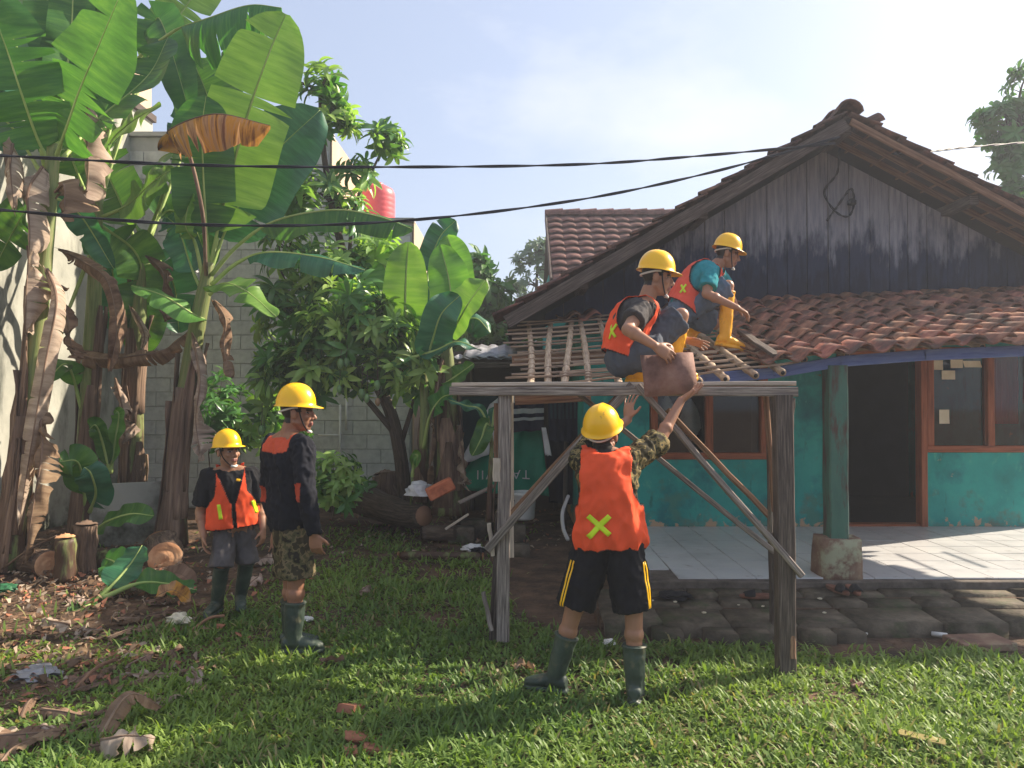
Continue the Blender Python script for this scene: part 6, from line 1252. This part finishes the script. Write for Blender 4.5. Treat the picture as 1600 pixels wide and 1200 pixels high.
# freshly cut leaves
for k, (pts, W, lb) in enumerate(((((150, 940, 6.0), (175, 915, 6.1), (205, 880, 6.3), (222, 852, 6.4)), .28, 'freshly cut bluish banana leaf lying upright against the logs'), (((150, 940, 6.0), (178, 905, 6.2), (180, 880, 6.4), (165, 872, 6.5)), .26, 'freshly cut green banana leaf folded beside the bluish one'), (((160, 935, 6.0), (215, 912, 6.1), (260, 912, 6.2), (308, 922, 6.3)), .26, 'freshly cut banana leaf lying flat towards the grass'), (((100, 965, 5.7), (130, 950, 5.8), (150, 940, 5.9)), .12, 'cut green leaf stalk lying across the soil'))):
    o = leaf(None, pts, W, (.1, -.6, .8), .12, 0, 'ban' if k else 'banblue', 'cut_leaf', .3 if k < 3 else .1, .03, 0, .3, 300 + k); tag(o, lb, 'banana leaf')
for (px, py, L, W, az, lb) in ((278, 905, .34, .17, -.25, 'broad reddish sheath lying beside the round log end'), (270, 932, .26, .14, .1, 'pale orange sheath scrap in the grass below the reddish one')):
    p = G(px, py, .05); d = V((math.cos(az), math.sin(az), 0)); o = leaf(None, [p - d * L / 2, p + V((0, 0, .05)), p + d * L / 2 - V((0, 0, .04))], W, (0, -.5, 1), .35, 0, 'half' if px < 275 else 'drybrown', 'sheath_scrap', 0, .02, 0, 0, 3, 14, .004, True); tag(o, lb, 'sheath')
# fallen trunk, stump and rubble in the middle distance
P = spline([A(520, 775, 9.6), A(560, 778, 9.3), A(605, 795, 8.9), A(640, 805, 8.6), A(662, 806, 8.4)], 20); t = thing('fallen_log', (P[0].x, P[0].y, 0), 'thick curved fallen trunk lying at the edge of the grass', 'log'); m = MB(); m.tube(P, [.21 - .09 * i / 20 + .02 * noise.noise((i * .5, 0, 0)) for i in range(21)], 14); m.build('trunk', MT['bark'], t)
m = MB(); d = (P[-1] - P[-2]).normalized(); m.tube([P[-1] + d * .002, P[-1] + d * .012], .11, 14); m.build('cut_end', MT['woodbrown'], t)
a = G(680, 846); log(a + V((-.12, .05, .09)), a + V((.22, -.05, .10)), .085, 'short grey cut log beside the mossy stones', 'bark', 'bark')
log(A(608, 805, 9.4), A(602, 742, 9.5), .16, 'weathered standing tree stump behind the fallen trunk', 'stemdry', 'stemdry', 'tree_stump', cat='stump')
a = G(625, 868, .03); b = G(752, 870, .03); log(a, b, .045, 'thin moss-green log lying in front of the scaffold leg with an orange cut end', 'stem')
def block3(c, sx, sy, sz, rz, rx, mat, name, label, cat):
    vs, fs = bevbox(sx, sy, sz, min(sx, sy, sz) * .12); Mx = M.Translation(V(c)) @ M.Rotation(rz, 4, 'Z') @ M.Rotation(rx, 4, 'Y'); o = inst(name, mkmesh(name, vs, fs, MT[mat]), None, Mx); return tag(o, label, cat)
m = MB(); bk_ = block3(A(688, 764, 8.2), .30, .12, .14, .2, -.45, 'brick', 'clay_brick', 'orange hollow clay brick tilted on the rubble under the banana clump', 'brick')
block3(A(745, 772, 8.1), .42, .10, .02, .3, -.40, 'wood', 'board', 'pale narrow board propped on the rubble beside the tarpaulin', 'board'); block3(A(714, 815, 7.7), .28, .02, .02, .4, -.5, 'woodlight', 'lath', 'thin pale lath sticking up beside the cut log', 'lath')
rr = random.Random(12)
for k in range(16):
    px, py = rr.uniform(640, 790), rr.uniform(795, 822); c = G(px, py); s_ = rr.uniform(.06, .16); vs, fs = rock(c.x - s_ / 2, c.x + s_ / 2, c.y, c.y + s_, -.02, s_ * .7 + .05, rr); o = obj('rubble_stone', vs, fs, MT['stone'], smooth=True); tag(o, 'dark rubble stone in the heap between log and tarpaulin', 'stone', 'rubble between log and tarpaulin')
def crumple(c, s, mat, name, label, cat, flat=.45, seed=1):
    bm = bmesh.new(); bmesh.ops.create_icosphere(bm, subdivisions=3, radius=1); vs = [V(c) + V((v.co.x * s, v.co.y * s * .8, max(-.02, v.co.z * s * flat))) * (1 + .5 * noise.noise(v.co * 2.2 + V((seed, 0, 0))) + .25 * noise.noise(v.co * 6 + V((0, seed, 0)))) for v in bm.verts]; fs = [tuple(v.index for v in f.verts) for f in bm.faces]; bm.free()
    return tag(obj(name, vs, fs, MT[mat]), label, cat)
crumple(A(655, 770, 8.4), .16, 'whitecloth', 'plastic_sack', 'crumpled grey-white plastic sack on the rubble left of the clay brick', 'sack', .7, 2)
crumple(G(738, 857, .02), .11, 'whitecloth', 'rag', 'white rag dropped in grass beside the scaffold leg', 'rag', .4, 3); crumple(G(746, 860, .02), .07, 'black', 'plastic_bag', 'black plastic scrap beside the white rag', 'bag', .4, 4)
crumple(G(1055, 930, .13), .12, 'black', 'plastic_bag', 'flattened black plastic bag on the stone apron', 'bag', .22, 5)
crumple(G(952, 1004, .02), .04, 'white', 'paper_cup', 'crushed white and red wrapper in the grass between the legs of the reaching man', 'wrapper', .5, 6); crumple(G(480, 967, .02), .04, 'white', 'wrapper', 'small white wrapper behind the boot of the black-shirted man', 'wrapper', .4, 7)
crumple(G(280, 968, .03), .075, 'paper', 'husk', 'pale husk lying at the edge of grass near the short man', 'husk', .6, 8); crumple(G(55, 1052, .02), .12, 'sheet', 'plastic_bag', 'clear grey plastic bag lying in the litter heap', 'bag', .3, 9); crumple(G(8, 920, .03), .09, 'banblue', 'plastic_bottle', 'blue-green crushed plastic at the foot of the leaning banana plant', 'plastic', .5, 10)
rr = random.Random(6)
for k, (px, py) in enumerate(((1085, 913), (1147, 934), (1055, 940), (1192, 947), (1154, 945), (1100, 957), (1288, 957), (1281, 935), (1019, 938))):
    crumple(G(px, py, .12), rr.uniform(.009, .018), 'paper', 'paper_scrap', 'small white paper scrap on the stone apron', 'litter', .4, 20 + k)['group'] = 'white scraps on the stone apron'
for k, (px0, py0, px1, py1, lb) in enumerate(((1318, 996, 1355, 990, 'thin white stick at the front of the stone apron'), (1456, 990, 1480, 993, 'white crushed tube lying on the mud by the apron stones'))):
    m = MB(); m.tube([G(px0, py0, .012), G(px1, py1, .018)], .008 if k == 0 else .016, 7); o = m.build('plastic_tube', MT['white']); tag(o, lb, 'litter')
block3(G(1530, 1004, .01), .36, .22, .05, .1, 0, 'pedestal', 'brick_slab', 'flat reddish slab set in the mud in front of the apron', 'slab')
block3(G(1440, 1152, .04), .19, .065, .008, -.5, .05, 'olive', 'bark_piece', 'pale yellow flat sheath piece lying on the right-hand grass', 'sheath')
for k, (px, py, s_, lb) in enumerate(((572, 1150, .10, 'broken terracotta piece at the edge of the worn grass hollow'), (548, 1172, .06, 'narrow terracotta shard standing in the grass hollow'), (590, 1168, .07, 'crumbled terracotta shard in front of the larger broken piece'), (556, 1100, .08, 'terracotta fragment half sunk in grass behind the broken piece'))):
    c = G(px, py, .02); vs, fs = rock(c.x - s_, c.x + s_, c.y - s_ * .5, c.y + s_ * .5, -.015, .022, random.Random(k)); rz_ = M.Rotation(k * 1.3 + .4, 3, 'Z') @ M.Rotation(.25 - .2 * k, 3, 'Y'); vs = [c + rz_ @ ((v - c) * (1 + .35 * noise.noise(v * 30))) for v in vs]; o = obj('terracotta_shard', vs, fs, MT['chip']); tag(o, lb, 'shard')
for (a, b, lb) in (((300, 985), (350, 962), 'thin stick lying in grass in front of the short man'), ((118, 1075), (182, 1030), 'straight grey stick sticking out of the litter heap'), ((0, 892), (88, 838), 'long bent dead stalk leaning from the logs')):
    m = MB(); A0 = G(*a, .02); B0 = G(*b, .06) if a[0] else A(88, 838, 6.7); m.tube(spline([A0, A0.lerp(B0, .5) + V((0, 0, .03)), B0], 6), .011, 6); o = m.build('stick', MT['woodbrown' if a[0] else 'stemdry']); tag(o, lb, 'stick')
# ---------------------------------------------------------------- lens veiling glare, added as a thin haze
hm_ = bpy.data.materials.new('veil_volume'); hm_.use_nodes = True; nt = hm_.node_tree; nt.nodes.remove(nt.nodes['Principled BSDF'])
pv = nt.nodes.new('ShaderNodeVolumePrincipled'); pv.inputs['Color'].default_value = (.86, .91, 1, 1); pv.inputs['Density'].default_value = .0038; pv.inputs['Anisotropy'].default_value = .35
nt.links.new(pv.outputs[0], nt.nodes['Material Output'].inputs['Volume'])
m = MB(); m.box(-40, 40, -8, 40, -1.2, 9.5); o = m.build('lens_veil', hm_); tag(o, 'volume added for lens veiling glare, a thin bluish haze over the whole yard', 'lens_veil', kind='stuff')
